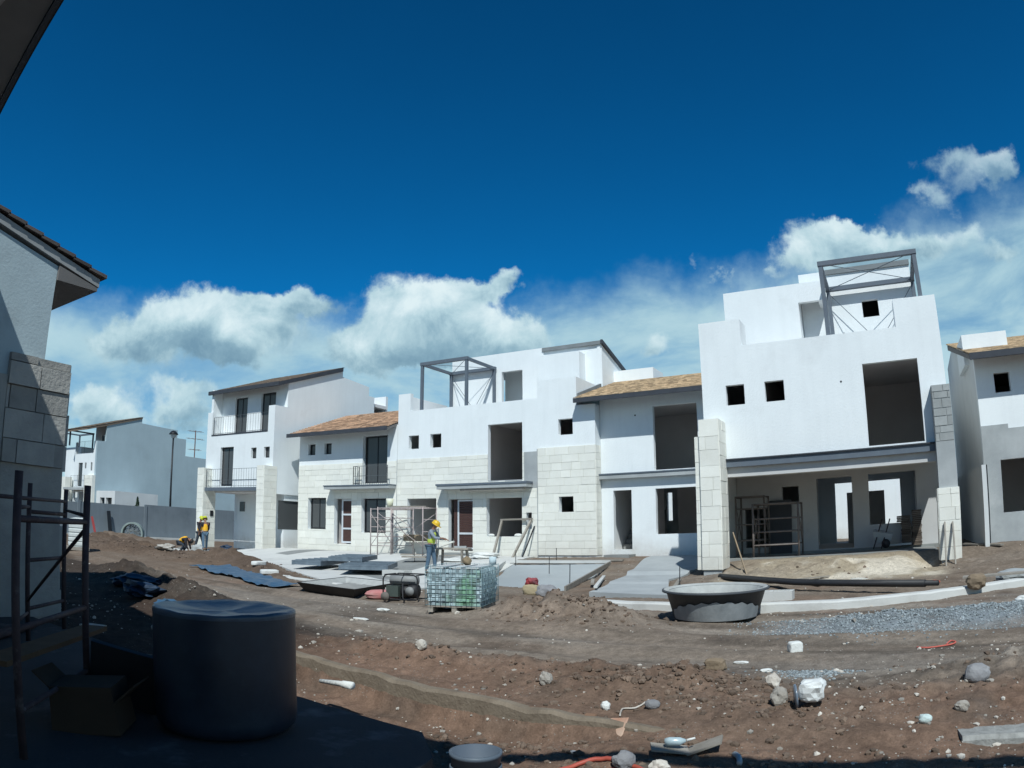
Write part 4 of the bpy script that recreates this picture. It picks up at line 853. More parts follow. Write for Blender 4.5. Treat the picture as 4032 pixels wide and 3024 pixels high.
# ================================================================== kerbs and ground pieces
def strip(name,pts,w,ztop,h,m,jag=0,kind='structure'):
    """kerb following a polyline: pts (x,y); rounded top edges"""
    P=[Vector((x,y,0)) for x,y in pts]; D=[]
    for i in range(len(P)-1):
        n=max(1,int((P[i+1]-P[i]).length/.12))
        for k in range(n): D.append(P[i].lerp(P[i+1],k/n))
    D.append(P[-1]); mb=MB(); V=[]
    for i,p in enumerate(D):
        d=(D[min(i+1,len(D)-1)]-D[max(i-1,0)]).normalized(); nrm=Vector((-d.y,d.x,0)); zt=ztop(p.x,p.y) if callable(ztop) else ztop
        j=jag*(vnoise(np.array([p.x*4.]),np.array([p.y*4.]),3)[0]-.5)
        a=p-nrm*w/2; b_=p+nrm*w/2
        V.append([(a.x,a.y,zt-h),(a.x,a.y,zt-.03+j),(a.x+nrm.x*.03,a.y+nrm.y*.03,zt+j),(b_.x-nrm.x*.03,b_.y-nrm.y*.03,zt+j*.5),(b_.x,b_.y,zt-.03),(b_.x,b_.y,zt-h)])
    base_=len(mb.v)
    for r_ in V: mb.v+=r_
    for i in range(len(V)-1):
        for k in range(5):
            a=base_+i*6+k; mb.f.append((a,a+1,a+7,a+6)); mb.r.append(.5)
    for i in (0,len(V)-1): mb.f.append(tuple(base_+i*6+k for k in range(6))); mb.r.append(.5)
    o=mb.build(name,m); tag(o,kind=kind); return o
strip('kerb',[(-9.5,7.25),(-6.18,6.40),(-4.25,5.95),(-2.98,5.72),(-1.95,5.57),(-.9,5.5)],.14,lambda x,y:.03-.07*min(1,max(0,(x+3.2)/2.0)),.6,MOSS,.06)
strip('kerb',[(.55,5.42),(.9,5.45),(1.6,5.55),(3,5.8)],.30,.0,.4,mat('speckled_kerb',(.36,.36,.34),(.2,.2,.19),14,.95,.5,40),.05)
strip('kerb',[(-6.7,14.3),(-5.2,13.75),(-3.6,13.5),(-2.2,13.45),(-.95,13.6),(.75,14.3),(2.0,14.95),(2.75,15.4)],.30,.15,.4,CONC,.02)
strip('kerb',[(-19,17.2),(-16.2,15.6),(-13.5,14.9)],.25,.10,.3,CONC,.05)
# ================================================================== loose stones, clods, gravel
def ico(sub=1):
    bm=bmesh.new(); bmesh.ops.create_icosphere(bm,subdivisions=sub,radius=1); v=np.array([q.co[:] for q in bm.verts]); f=[tuple(x.index for x in q.verts) for q in bm.faces]; bm.free(); return v,f
IV,IF=ico(1); IV2,IF2=ico(2); IV3,IF3=ico(3)
def scatter(name,pts,sizes,m,label,cat,sink=.3,flat=.65):
    V=[];Fc=[];Rn=[]; F0=np.array(IF)
    n=len(pts); off=0
    for (x,y),s in zip(pts,sizes):
        a=rng.random()*6.28; c,sn=math.cos(a),math.sin(a)
        v=IV*(1+rng.normal(0,.16,(len(IV),1)))*np.array([1,rng.uniform(.55,.95),rng.uniform(.45,.8)])*s
        v=v@np.array([[c,-sn,0],[sn,c,0],[0,0,1]]); v=v+[x,y,0]; V.append(v); Fc.append(F0+off); off+=len(v); Rn+= [rng.random()]*len(IF)
    pa=np.array(pts); z=gz(pa[:,0],pa[:,1])+np.array(sizes)*(flat-sink-.25)
    V=np.concatenate([v+[0,0,zz] for v,zz in zip(V,z)]); Fc=np.concatenate(Fc)
    me=bpy.data.meshes.new(name); me.from_pydata(V.tolist(),[],Fc.tolist()); me.update()
    at=me.attributes.new('rnd','FLOAT','FACE'); at.data.foreach_set('value',Rn); me.materials.append(m)
    o=bpy.data.objects.new(name,me); COL.objects.link(o); tag(o,label,cat,kind='stuff'); return o
def rnd_pts(n,f): 
    out=[]
    while len(out)<n:
        p=f()
        if p is not None: out.append(p)
    return out
def near_ok(x,y): return not any(bool(inpoly(np.array([x]),np.array([y]),poly)[0]) for _,poly in SLAB_DEF)
def f_peb():
    a=math.radians(random.uniform(-72,16)); r=random.choice((random.uniform(4.5,9),random.uniform(5,16),random.uniform(8,26))); x,y=r*math.sin(a),r*math.cos(a)
    if y>24 or not near_ok(x,y): return None
    if fbm(np.array([x*.6]),np.array([y*.6]),3,91)[0]<random.uniform(-.5,.25): return None
    return (x,y)
P_=rnd_pts(2300,f_peb); scatter('pebbles',P_,[min(.045,.005+random.expovariate(1/.0065))*(1+.03*math.hypot(*p)) for p in P_],PALE,'pale pebbles and rubble crumbs strewn over the dirt','pebbles')
def cl(cx,cy,sx,sy): return lambda:(random.gauss(cx,sx),random.gauss(cy,sy))
P_=[]
for c,n in ((( -1.95,6.5,.55,.32),750),((-1.0,5.95,.45,.3),330),((-5.6,11.7,.7,.5),420),((-4.6,11.2,.5,.4),260),((-2.9,6.5,.4,.3),150),((-4.9,7.1,1.3,.3),200),((1.2,6.9,.9,.6),260),((-29,18.8,3,.6),420),((-23.5,21.1,1.8,.3),260),((-19.9,19.6,1.1,.3),160),((-1.8,19.2,1.6,.5),60),((-37,21,4,1.2),200),((-17.5,17.2,2.2,.25),160),((-3.3,5.3,.7,.12),160),((-1.4,4.9,1.2,.3),260),((1,4.8,1.2,.3),200)):
    P_+=rnd_pts(n,cl(*c))
scatter('dirt_clods',P_,[(.006+.034*random.random()**3)*(1+.03*math.hypot(*p)) for p in P_],DIRTC,'crumbly brown soil clods heaped on the mounds','soil')
def f_gr():
    x,y=(random.gauss(.1,1.0),random.gauss(11.2,.5)) if random.random()<.6 else (random.gauss(1.9,.7),random.gauss(11.7,.4))
    if random.random()<.07: x,y=random.gauss(-.75,.22),random.gauss(7.75,.15)
    return (x,y) if x>-2.4 and y<13.1 else None
P_=rnd_pts(9500,f_gr); scatter('gravel',P_,[random.uniform(.008,.022) for p in P_],GRAV,'blue grey crushed gravel spread in front of the right kerb','gravel')
def rock(name,x,y,s,m,label,cat,z=None,rot=0,group=None,seed=0,rough=.12,sub=3,box=0):
    r=np.random.default_rng(seed+int(abs(x*100)+abs(y*10)))
    v=(IV3 if sub==3 else IV2).copy(); F=(IF3 if sub==3 else IF2)
    if box: v=np.sign(v)*np.abs(v)**(1-box); v/=np.abs(v).max()
    nn=fbm(v[:,0]*1.3+seed+v[:,2],v[:,1]*1.3+v[:,2]*1.7,4,seed); n2_=fbm(v[:,0]*3.7+seed*3,v[:,1]*3.7+v[:,2]*4.1,3,seed+9); v=v*(1+rough*2.6*nn[:,None]+rough*.9*n2_[:,None])*np.array(s)
    c,sn=math.cos(rot),math.sin(rot); v=v@np.array([[c,sn,0],[-sn,c,0],[0,0,1]])
    z=G(x,y) if z is None else z
    mb=MB(False); mb.v=[(a+x,b_+y,q+z+s[2]*.72) for a,b_,q in v]; mb.f=[tuple(f) for f in F]; mb.r=[r.random()]*len(F)
    o=mb.build(name,m); tag(o,label,cat,group); return o
rock('boulder',.80,6.58,(.125,.09,.09),ROCK,'largest smooth grey boulder, at the right among brown soil','boulder',rot=.2,seed=3,rough=.06)
rock('white_stone_block',-1.12,8.92,(.085,.07,.072),WST,'squarish white stone block alone on the grey track','stone block',rot=.5,seed=5,box=.62,rough=.04)
rock('stone',-.89,6.08,(.075,.07,.08),PALE,'pale pointed stone just left of the white mortar lump','stone',seed=8)
rock('stone',-1.95,5.95,(.07,.05,.045),ROCK,'oval light grey stone at the foot of the clod mound','stone',seed=11,rough=.06)
rock('stone',-2.35,5.88,(.045,.04,.045),WST,'small white stone left of the oval grey stone at the mound foot','stone',seed=12)
rock('stone',-1.72,4.62,(.08,.065,.07),ROCK,'grey speckled stone at the bottom edge beside the two boards','stone',seed=14,rough=.14)
rock('stone',-1.45,4.58,(.07,.06,.06),PALE,'beige stone right of the grey speckled one at the bottom edge','stone',seed=15)
rock('stone',-3.16,6.35,(.07,.06,.075),PALE,'pale upright stone left of the clod mound by the kerb','stone',seed=17)
rock('stone',-5.1,7.0,(.075,.06,.07),PALE,'pale stone on the reddish strip right of the dark tank','stone',seed=19)
rock('stone',.60,5.85,(.06,.045,.05),PALE,'small beige stone right of the shiny white cap','stone',seed=21)
rock('stone',-1.05,6.75,(.075,.06,.075),PALE,'pale round stone on the right end of the clod mound','stone',seed=22)
rock('rock_chunk',-5.95,12.05,(.22,.13,.13),ROCK,'dark angular rock chunk on the soil mound beside the caged blocks','rock',seed=23)
rock('rock_chunk',-1.62,6.85,(.10,.06,.065),mat('tan_stone',(.25,.19,.13),(.17,.13,.09),5,.95,.5,25),'tan block shaped stone on top of the clod mound','rock',seed=27,box=.4,z=G(-1.62,6.85)+.0)
rock('rock_chunk',1.72,14.55,(.20,.13,.15),mat('tan_stone',(.25,.19,.13)),'brown broken rock sitting on the right kerb','rock',z=.13,seed=29,box=.3)
rock('tan_block',-8.35,16.05,(.21,.16,.15),mat('yellow_tan_stone',(.42,.35,.22),(.33,.27,.17),4,.95,.4,20),'tan tapered block under the red bag','block',seed=31,box=.4,rough=.05)
o=rock('red_bag',-8.33,16.05,(.17,.14,.14),mat('red_grey_bag',(.42,.045,.05),(.10,.06,.065),4,.6),'red and dark bag slumped on the tan block','bag',z=G(-8.3,16.05)+.20,seed=33,rough=.22)
rock('sack',-10.7,13.25,(.42,.22,.11),mat('pale_red_sack',(.45,.12,.12),(.5,.3,.28),3,.9),'flat pale red cement sack lying left of the generator','sack',rot=.2,seed=35,box=.35,rough=.06)
rock('sack',-10.75,13.75,(.35,.2,.13),mat('grey_paper_sack',(.42,.40,.36)),'grey paper sack between the mortar trough and generator','sack',rot=.3,seed=36,box=.3)
rock('sack',-9.0,13.55,(.36,.24,.13),mat('grey_paper_sack',(.42,.40,.36)),'pale sack on the ground between generator and caged blocks','sack',rot=-.3,seed=38,box=.3)
rock('sack',-8.85,14.3,(.3,.16,.06),RED,'bright red flat sack behind the generator','sack',rot=.3,seed=39,box=.3,z=.25)
for i,(x,y,s,l) in enumerate([(-14.6,24.2,(.55,.32,.12),'large white bag bundle on the slab below the leaning timber frame'),(-13.9,22.3,(.5,.3,.07),'flat crumpled white sheet near the left edge of the fresh slab'),(-15.3,23.2,(.5,.22,.06),'long flat white scrap nearer the caged blocks')]):
    rock('white_bag',x,y,s,WST,l,'bag',z=float(base(x,y))+.05,rot=.3,seed=50+i,box=.2,rough=.15)
WB=[(-13.4,16.3,'rightmost white paving block of those lining the trough'),(-15.4,17.0,'white paving block behind the middle of the mortar trough'),(-17.6,16.0,'white paving block left of the mortar trough'),(-12.2,16.6,'white block lying just behind the generator'),(-19.6,17.3,'longer pale block beside the blue sheet')]
for i,(x,y,l) in enumerate(WB):
    rock('paving_block',x,y,(.3,.14,.08),WST,l,'paving block',rot=.5+.3*i,seed=60+i,box=.6,rough=.02,group='white blocks strewn along the road edge')
# ================================================================== objects near the camera
def chipbox(name,c,d,rot,m,label,cat,group=None,taper=1):
    mb=MB(); mb.obox(c,d,rot,taper=taper); o=mb.build(name,m); tag(o,label,cat,group); return o
# water tank
T=thing('water_tank',(-4.56,3.66,0),'big dark blue plastic water tank with a sheet sunk over its top','water tank')
m=MB(True); m.lathe([(0,.0),(.42,.0),(.50,.02),(.548,.07),(.56,.14),(.562,.6),(.562,.86),(.56,.93)],(-4.56,3.66,0),56); o_=m.build('tank_body',PLAST,T)
m=MB(True); V=[];n=56
prof=[(0,.925),(.12,.925),(.25,.935),(.38,.945),(.48,.955),(.545,.960),(.5625,.950),(.5640,.935),(.5635,.915)]
for (q,z) in prof:
    for k in range(n):
        a=2*math.pi*k/n; f=q/.578; zz=z+(.005*math.sin(a*3+1)+.003*math.sin(a*11))*f*(q<.56)-(.030*abs(math.sin(a*1.5+.5))*f*(1-f)*3)
        m.v.append((-4.56+q*math.cos(a),3.66+q*math.sin(a),zz))
for i in range(len(prof)-1):
    for k in range(n):
        a0=i*n+k;a1=i*n+(k+1)%n; m.f.append((a0,a1,a1+n,a0+n)); m.r.append(.5)
m.build('cover_sheet',mat('tank_cover_sheet',(.05,.08,.115),(.028,.047,.075),3,.35,.3,10,spec=.5),T)
# crate/board and cardboard box left of tank
Bx=thing('dark_crate',(-5.5,3.25,0),'dark upright panel crate tilted beside the water tank','crate')
m=MB(); m.obox((-5.32,3.20,.30),(.62,.05,.52),(R(14),R(10),R(38))); m.build('panel',BLACK,Bx)
m=MB(); m.obox((-5.45,3.42,.24),(.5,.05,.46),(R(-8),R(4),R(38))); m.build('back_panel',BLACK,Bx)
Cb=thing('cardboard_box',(-5.05,2.72,0),'crushed brown cardboard box in the dark foreground left of the tank','box')
m=MB(); c0=(-5.05,2.72,.19)
m.obox(c0,(.56,.40,.36),(R(4),R(-5),R(40)),taper=.9); m.build('box_body',CARD,Cb)
m=MB(); m.obox((-5.32,2.55,.34),(.28,.38,.012),(R(0),R(38),R(40))); m.build('flap',CARD,Cb)
m=MB(); m.obox((-4.78,2.92,.33),(.24,.38,.012),(R(0),R(-42),R(40))); m.build('flap',CARD,Cb)
# near scaffold
def frame_scaf(t,a,b_,h,m,r=.022,rungs=(.45,.9,1.35),top=True,zb=None):
    for (x,y) in (a,b_):
        z0=zb if zb is not None else G(x,y); mm=MB(True); mm.tube([(x,y,z0),(x,y,z0+h)],r,8); mm.build('post',m,t)
    mm=MB(True); z0=zb if zb is not None else min(G(*a),G(*b_))
    for k in rungs: mm.tube([(a[0],a[1],z0+k),(b_[0],b_[1],z0+k)],r*.75,6)
    mm.build('rungs',m,t)
NS=thing('scaffold',(-6.5,3,0),'rusty tube scaffold standing in the dark at the left foreground','scaffold')
P1,P2=(-4.58,1.92),(-5.62,3.0); P3,P4=(-8.9,3.9),(-9.75,4.85)
frame_scaf(NS,P1,P2,1.85,SCAFD,.031,(.32,.85,1.55),zb=0); frame_scaf(NS,P3,P4,1.95,SCAFD,.034,(.4,1.0,1.6),zb=0)
m=MB(True)
for a,b_,z,zz in ((P1,P3,1.62,1.66),(P2,P4,1.60,1.66),(P2,P3,1.5,.5),(P1,P3,.9,.35)): m.tube([(a[0],a[1],z),(b_[0],b_[1],zz)],.018,6)
m.build('cross_brace',SCAFD,NS)
m=MB(True); m.tube([(-6.6,2.3,0),(-6.9,2.6,1.65)],.026,8); m.build('post',SCAFD,NS)
m=MB(True); m.tube([(-6.9,2.6,1.72),(-9.75,4.85,1.78)],.022,8); m.build('top_rail',SCAFD,NS)
plank(-5.0,1.9,.56,-6.35,3.5,.56,.24,.04,mat('dark_timber',(.13,.08,.045),(.09,.055,.03),6,.9),'wooden plank laid across the dark scaffold in the left foreground','',cat='plank')
for i in range(3):
    mb=MB(True); mb.tube([(-8.2-.2*i,2.9+.1*i,.05+.05*(i%2)),(-9.6-.1*i,3.9+.25*i,.05)],.04,8); o=mb.build('loose_pipe',SCAFD); tag(o,('nearest of the three steel tubes lying by the near scaffold','middle steel tube of the three by the near scaffold','farthest of the three steel tubes by the near scaffold')[i],'pipe','loose tubes by the near scaffold')
mb=MB(True); mb.tube([(-8.9,5.85,.11),(-8.0,5.7,.11)],.04,10); o=mb.build('plastic_pipe',WST); tag(o,'short white plastic pipe in the shadow behind the near slab','pipe')
chipbox('broken_board',(-9.6,5.25,.06),(.35,.2,.02),(0,0,.5),PALE,'pale broken board in the dark below the rough stone wall','board')
rock('blue_bag',-12.6,8.0,(.5,.35,.16),BLUED,'crumpled dark blue bag heap at the shadow edge behind the stone wall','bag',seed=71,rough=.25)
rock('blue_bag',-14.3,8.9,(.8,.45,.16),BLUED,'long dark blue plastic heap farther along the shadow edge','bag',seed=72,rough=.25)
rock('blue_bag',-10.8,7.5,(.35,.25,.12),TARP,'small lighter blue bag nearest the white pipe','bag',seed=73,rough=.25)
# white pipe stub on kerb
pz=.02
mb=MB(True); mb.tube([(-5.25,5.46,.02),(-4.9,5.40,.05),(-4.88,5.40,.05),(-4.74,5.37,.06)],[.022,.030,.038,.040],12); o=mb.build('plastic_pipe',WST); tag(o,'white plastic pipe stub sticking out over the mossy near kerb','pipe')
# bucket at bottom
BK=thing('bucket',(-2.38,3.82,-.2),'dark grey plastic bucket cut by the bottom edge','bucket')
m=MB(True); m.lathe([(.0,.01),(.125,.0),(.155,.36),(.165,.36),(.165,.39),(.150,.39),(.12,.03),(0,.03)],(-2.38,3.82,-.18),32); m.build('bucket_body',mat('grey_bucket_plastic',(.10,.13,.16),(.08,.10,.13),3,.5),BK)
m=MB(True); m.lathe([(.155,.27),(.164,.275),(.164,.295),(.156,.30)],(-2.38,3.82,-.18),32); m.build('rim_band',mat('grey_bucket_plastic',(.10,.13,.16)),BK)
# hose
def hosepts(P,n=8):
    out=[]
    for i in range(len(P)-1):
        for k in range(n): 
            t_=k/n; p0=P[max(i-1,0)];p1=P[i];p2=P[i+1];p3=P[min(i+2,len(P)-1)]
            out.append(tuple(.5*((2*p1[j])+(-p0[j]+p2[j])*t_+(2*p0[j]-5*p1[j]+4*p2[j]-p3[j])*t_*t_+(-p0[j]+3*p1[j]-3*p2[j]+p3[j])*t_**3) for j in (0,1)))
    out.append(P[-1]); return out
def gtube(name,P,r,m,label,cat,lift=0):
    pts=[(x,y,G(x,y)+r*.7+lift) for x,y in hosepts(P)]; mb=MB(True); mb.tube(pts,r,8); o=mb.build(name,m); tag(o,label,cat); return o
gtube('hose',[(-2.3,4.15),(-2.05,4.62),(-1.75,4.68),(-1.45,4.45),(-1.25,4.2),(-1.2,3.8)],.018,ORNG,'red orange hose curving along the bottom edge beside the bucket','hose',.01)
gtube('hose',[(-2.3,4.0),(-2.0,4.42),(-1.72,4.5),(-1.5,4.3),(-1.4,4.0)],.016,mat('dark_red_hose',(.2,.03,.03)),'darker red hose inside the curve of the orange hose','hose',.005)
gtube('string',[(.36,9.28),(.45,9.2),(.62,9.27),(.78,9.36),(.86,9.46),(.80,9.52),(.74,9.40)],.010,mat('coral_string',(.55,.13,.10)),'coral red string looped on the grey track at right','string',.012)
gtube('cable_scrap',[(-2.05,6.05),(-2.1,5.95),(-2.2,5.9),(-2.17,5.75)],.008,PALE,'thin pale strip curling down the mound left of the clay tile','scrap',.01) 
# clay tile fragments
mb=MB(); z=G(-2.1,5.5)+.03
mb.hexa([(-2.24,5.58,z-.02),(-2.05,5.45,z-.05),(-2.04,5.465,z-.05),(-2.23,5.60,z-.02),(-2.20,5.62,z+.05),(-2.04,5.57,z+.08),(-2.03,5.585,z+.08),(-2.19,5.635,z+.05)]); o=mb.build('clay_tile',CLAY); tag(o,'broken orange clay tile leaning on the near kerb','tile')
mb=MB(); mb.hexa([(-2.47,5.60,z-.04),(-2.38,5.58,z-.06),(-2.37,5.6,z-.06),(-2.46,5.62,z-.04),(-2.45,5.68,z+.06),(-2.36,5.68,z+.06),(-2.35,5.7,z+.06),(-2.44,5.7,z+.06)]); o=mb.build('clay_tile',mat('brown_clay',(.2,.12,.08))); tag(o,'smaller brown tile fragment left of the broken orange tile','tile')
# two boards with bottle
z=G(-1.35,5.1)
chipbox('wooden_board',(-1.50,4.98,z+.035),(.27,.17,.014),(R(2),R(8),R(22)),WOODG,'left grey wooden board holding a clear plastic bottle','board')
chipbox('wooden_board',(-1.26,5.05,z+.055),(.26,.17,.014),(R(4),R(-22),R(8)),WOODG,'right grey wooden board tilted up against the left one','board')
BT=thing('plastic_bottle',(-1.45,4.99,z+.06),'clear crushed plastic bottle lying on the left board','bottle')
m=MB(True); m.tube([(-1.53,4.97,z+.085),(-1.50,4.975,z+.09),(-1.43,4.995,z+.09),(-1.39,5.01,z+.095)],[.028,.034,.032,.012],12); m.build('bottle_body',mat('milky_plastic',(.42,.52,.55),None,5,.25,spec=.6),BT)
m=MB(True); m.tube([(-1.385,5.012,z+.096),(-1.33,5.04,z+.11)],[.011,.008],8); m.build('bottle_neck',WST,BT)
chipbox('wooden_board',(-1.55,4.72,z-.02),(.30,.12,.014),(R(3),R(2),R(35)),mat('dark_board',(.12,.10,.075)),'dark board half buried below the two grey boards','board')
# white bucket on its side and shiny cap
WBk=thing('mortar_lump',(-.62,6.0,G(-.62,6.0)),'rough white mortar lump with a round dark lid lying in dark soil','mortar lump')
z=G(-.62,6.0); d=Vector((.95,.25,.10)).normalized(); p0=Vector((-.72,5.97,z+.10))
m=MB(); vv=np.sign(IV3)*np.abs(IV3)**.62; vv/=np.abs(vv).max(); q_=fbm(vv[:,0]*1.9+5,vv[:,1]*1.9+vv[:,2]*2.3,4,7); vv=vv*(1+.30*q_[:,None])*np.array((.115,.095,.10)); pc_=p0+d*.11+Vector((0,0,.02)); m.v=[(a+pc_.x,b_+pc_.y,c_+pc_.z) for a,b_,c_ in vv]; m.f=[tuple(f) for f in IF3]; m.r=[.5]*len(IF3); m.build('lump_body',mat('chalky_white_plastic',(.74,.76,.75),(.55,.56,.55),14,.6,.2,30),WBk)
m=MB(True); m.tube([p0-d*.03,p0-d*.012],[.095,.10],24); m.build('bucket_lid',mat('blue_grey_lid',(.16,.20,.25),None,3,.25,spec=.6),WBk)
rock('plastic_scrap',.30,5.62,(.055,.042,.04),mat('glossy_white_plastic',(.55,.66,.64),None,5,.15,spec=.8),'shiny whitish plastic cap on brown soil at the lower right','plastic scrap',seed=80,rough=.08)
gtube('plastic_scrap',[(-1.03,4.98),(-.98,4.9),(-.96,4.82)],.02,mat('thin_plastic_film',(.4,.45,.48)),'crumpled clear film scrap right of the tilted board','scrap',.01)
for i,(x,y,s,l) in enumerate([(-2.28,5.05,(.035,.02,.012),'small white chip right below the clay tile'),(-1.7,8.45,(.09,.025,.02),'short white strip on the grey track left of the stone block'),(-1.28,7.75,(.07,.035,.02),'pale flat flake below the short white strip'),(-8.65,10.05,(.17,.07,.02),'torn white scrap on the track in front of the generator'),(-9.3,13.0-1.5,(.14,.08,.03),'pale paper scrap on the dirt ahead of the mortar trough')]):
    rock('pale_scrap',x,y,s,WST,l,'scrap',seed=90+i,sub=2,box=.3,rough=.1)
for i,(x,y,s) in enumerate([(-1.5,18.3,(.28,.2,.02)),(-1.95,18.0,(.25,.2,.02)),(-1.6,17.75,(.3,.2,.02)),(-.7,18.2,(.3,.16,.02))]):
    chipbox('stone_slab',(x,y,G(x,y)+.03),(s[0]*1.6,s[1]*1.6,.035),(R(4),R(3),.4*i),STONE,('farthest','leftmost','nearest','rightmost')[i]+' of the four cream slab offcuts on the ground before the open porch','slab','cream slab offcuts before the porch')
plank(-3.0,18.3,G(-3,18.3)+.04,-1.6+.1,18.9,G(-1.5,18.9)+.04,.08,.03,WOODG,'short flat stick left of the cream slab offcuts',cat='stick')
rock('orange_scrap',1.05,16.8,(.13,.1,.05),mat('orange_plastic',(.6,.12,.06)),'orange plastic scrap right of the long pipe','scrap',seed=99)
rock('red_white_can',-3.2,18.6,(.14,.06,.05),RED,'red and white can on the pale soil near the leaning stick','can',seed=98,sub=2)
plank(1.6,15.9,.22,3.6,15.6,.24,.35,.035,WOODG,'wide grey board bridging a dark hollow at the right edge',cat='board')
rock('grey_bag',2.75,16.3,(.4,.3,.15),CEM,'grey cement bag behind the board at the right edge','bag',seed=97,box=.2)
rock('white_stone',2.3,12.3,(.2,.14,.07),WST,'flat white stone at the right edge of the gravel','stone',seed=96)
# long black pipe and block
for i,(dx,r_) in enumerate(((0,.075),(.13,.055))):
    mb=MB(True); mb.tube([(-4.5+dx,19.6-.3*i,.22),(-2.2+dx,17.1-.3*i,.22),(.75+dx*2,14.95-.1*i+.2,.22)],r_,12); o=mb.build('long_pipe',BLACK); tag(o,('thick' if i==0 else 'thinner')+' long black pipe lying from the left porch pillar toward the right kerb','pipe')
CB=thing('concrete_block',(-2.35,15.2,0),'hollow concrete block on the dirt behind the rubber tub','block')
m=MB(); z=G(-2.35,15.2)
m.wall('x',-2.85,-1.95,z,z+.2,15.0,15.07); m.wall('x',-2.85,-1.95,z,z+.2,15.33,15.4); m.wall('y',15.073,15.327,z,z+.2,-2.85,-2.78); m.wall('y',15.073,15.327,z,z+.2,-2.02,-1.95); m.wall('y',15.073,15.327,z,z+.2,-2.44,-2.37); m.build('block_body',CONC,CB)
# rubber tub
TB=thing('mortar_tub',(-2.95,12.5,0),'large black oval rubber tub smeared with grey mortar in front of the right houses','tub')
m=MB(True); m.lathe([(0,.0),(.66,.0),(.72,.02),(.86,.47),(.93,.475),(.93,.505),(.86,.51),(.81,.48),(.68,.06),(0,.05)],(-2.95,12.5,.02),64,1,1.25,rot=R(12)); m.build('tub_body',TUBM,TB)
m=MB(True); m.lathe([(.0,.22),(.5,.24),(.745,.27),(.76,.28)],(-2.95,12.5,.02),64,1,1.25,rot=R(12)); m.build('mortar',MORT,TB)
m=MB(True); m.lathe([(.745,.26),(.80,.47),(.85,.513),(.90,.512)],(-2.95,12.5,.02),64,1,1.25,rot=R(12)); m.build('mortar_lining',MORT,TB)
m=MB(True)
for k in range(33):
    a=R(205+k*4.2); top=.12+.22*math.sin(math.pi*k/32)**.5+.02*math.sin(k*1.7)
    for q,zz in ((.735+.02*0,.03),(.735+(top)*.312,top)): 
        rr=.722+zz*.311+.006; x=rr*math.cos(a);y=rr*1.25*math.sin(a); c_,s_=math.cos(R(12)),math.sin(R(12)); m.v.append((-2.95+x*c_-y*s_,12.5+x*s_+y*c_,.02+zz))
for k in range(32): m.f.append((2*k,2*k+2,2*k+3,2*k+1)); m.r.append(.5)
m.build('mortar_smear',TUBS,TB)
# ================================================================== mid-ground
# mortar trough
TR=thing('mixing_trough',(-12.3,14.0,0),'wide shallow black steel trough half full of grey mortar','trough')
ux=Vector((.62,-.12,0)).normalized()
Fp=Vector((-11.15,12.75,0)); Lp=Vector((-13.5,13.2,0)); Rp=Vector((-11.95,15.5,0)); Bp=Lp+Rp-Fp
cc=(Fp+Bp)/2; z0=-.02;zt=.21
cor=[Fp,Rp,Bp,Lp]; low=[cc+(p-cc)*.84 for p in cor]; top=[Vector((p.x,p.y,zt)) for p in cor]; lowz=[Vector((p.x,p.y,z0)) for p in low]
itop=[cc+(p-cc)*.965+Vector((0,0,zt)) for p in cor]; ilow=[cc+(p-cc)*.83+Vector((0,0,.05)) for p in cor]
m=MB(); V=[*lowz,*top,*itop,*ilow]
fs=[(3,2,1,0)]+[(i,(i+1)%4,4+(i+1)%4,4+i) for i in range(4)]+[(4+i,4+(i+1)%4,8+(i+1)%4,8+i) for i in range(4)]+[(8+i,8+(i+1)%4,12+(i+1)%4,12+i) for i in range(4)]+[(12,13,14,15)]
m.faces(V,fs); m.build('trough_body',TROUGH,TR)
m=MB(); q1=[cc+(p-cc)*.962+Vector((0,0,zt-.005)) for p in cor]; q2=[cc+(p-cc)*.80+Vector((0,0,.06)) for p in cor]; m.faces([*q1,*q2],[(i,(i+1)%4,4+(i+1)%4,4+i) for i in range(4)]); m.build('mortar_lining',MORT,TR)
m=MB(True); n=14; 
for i in range(n+1):
    for j in range(n+1):
        u,v=i/n,j/n; p=(itop[0]*(1-u)+itop[1]*u)*(1-v)+(itop[3]*(1-u)+itop[2]*u)*v; e=min(u,1-u,v,1-v)
        zz=.06+.10*math.exp(-((u-.45)**2+(v-.55)**2)/.06)+.03*random.random(); p=cc+(p-cc)*.82; m.v.append((p.x,p.y,zz))
for i in range(n):
    for j in range(n): a=i*(n+1)+j; m.f.append((a,a+1,a+n+2,a+n+1)); m.r.append(.5)
m.build('mortar',mat('wet_mortar',(.34,.34,.32),(.25,.25,.235),3,.9,.5,20),TR)
# IBC-like caged blocks
ang=R(17); IO=Vector((-7.2,11.75,0)); ax=Vector((-math.cos(ang),-math.sin(ang),0)); ay=Vector((-math.sin(ang),math.cos(ang),0))
def ib(u,v,z): p=IO+ax*u+ay*v; return (p.x,p.y,z)
IBC=thing('caged_pallet_load',ib(.5,.6,0),'wire caged cube of stacked pale blocks streaked green, standing on a pallet','pallet load')
m=MB()
def ibox(m,u0,u1,v0,v1,z0,z1,r=None): m.hexa([ib(u0,v0,z0),ib(u1,v0,z0),ib(u1,v1,z0),ib(u0,v1,z0),ib(u0,v0,z1),ib(u1,v0,z1),ib(u1,v1,z1),ib(u0,v1,z1)],r)
for v in (.0,.3,.6,.9,1.15): ibox(m,-.02,1.02,v,v+.1,.13,.16)
for u in (0,.45,.92): ibox(m,u,u+.1,0,1.25,.03,.127)
m.build('pallet',WOODG,IBC)
m=MB(); rows=9; hr=.70/rows; W_,D_=1.0,1.25
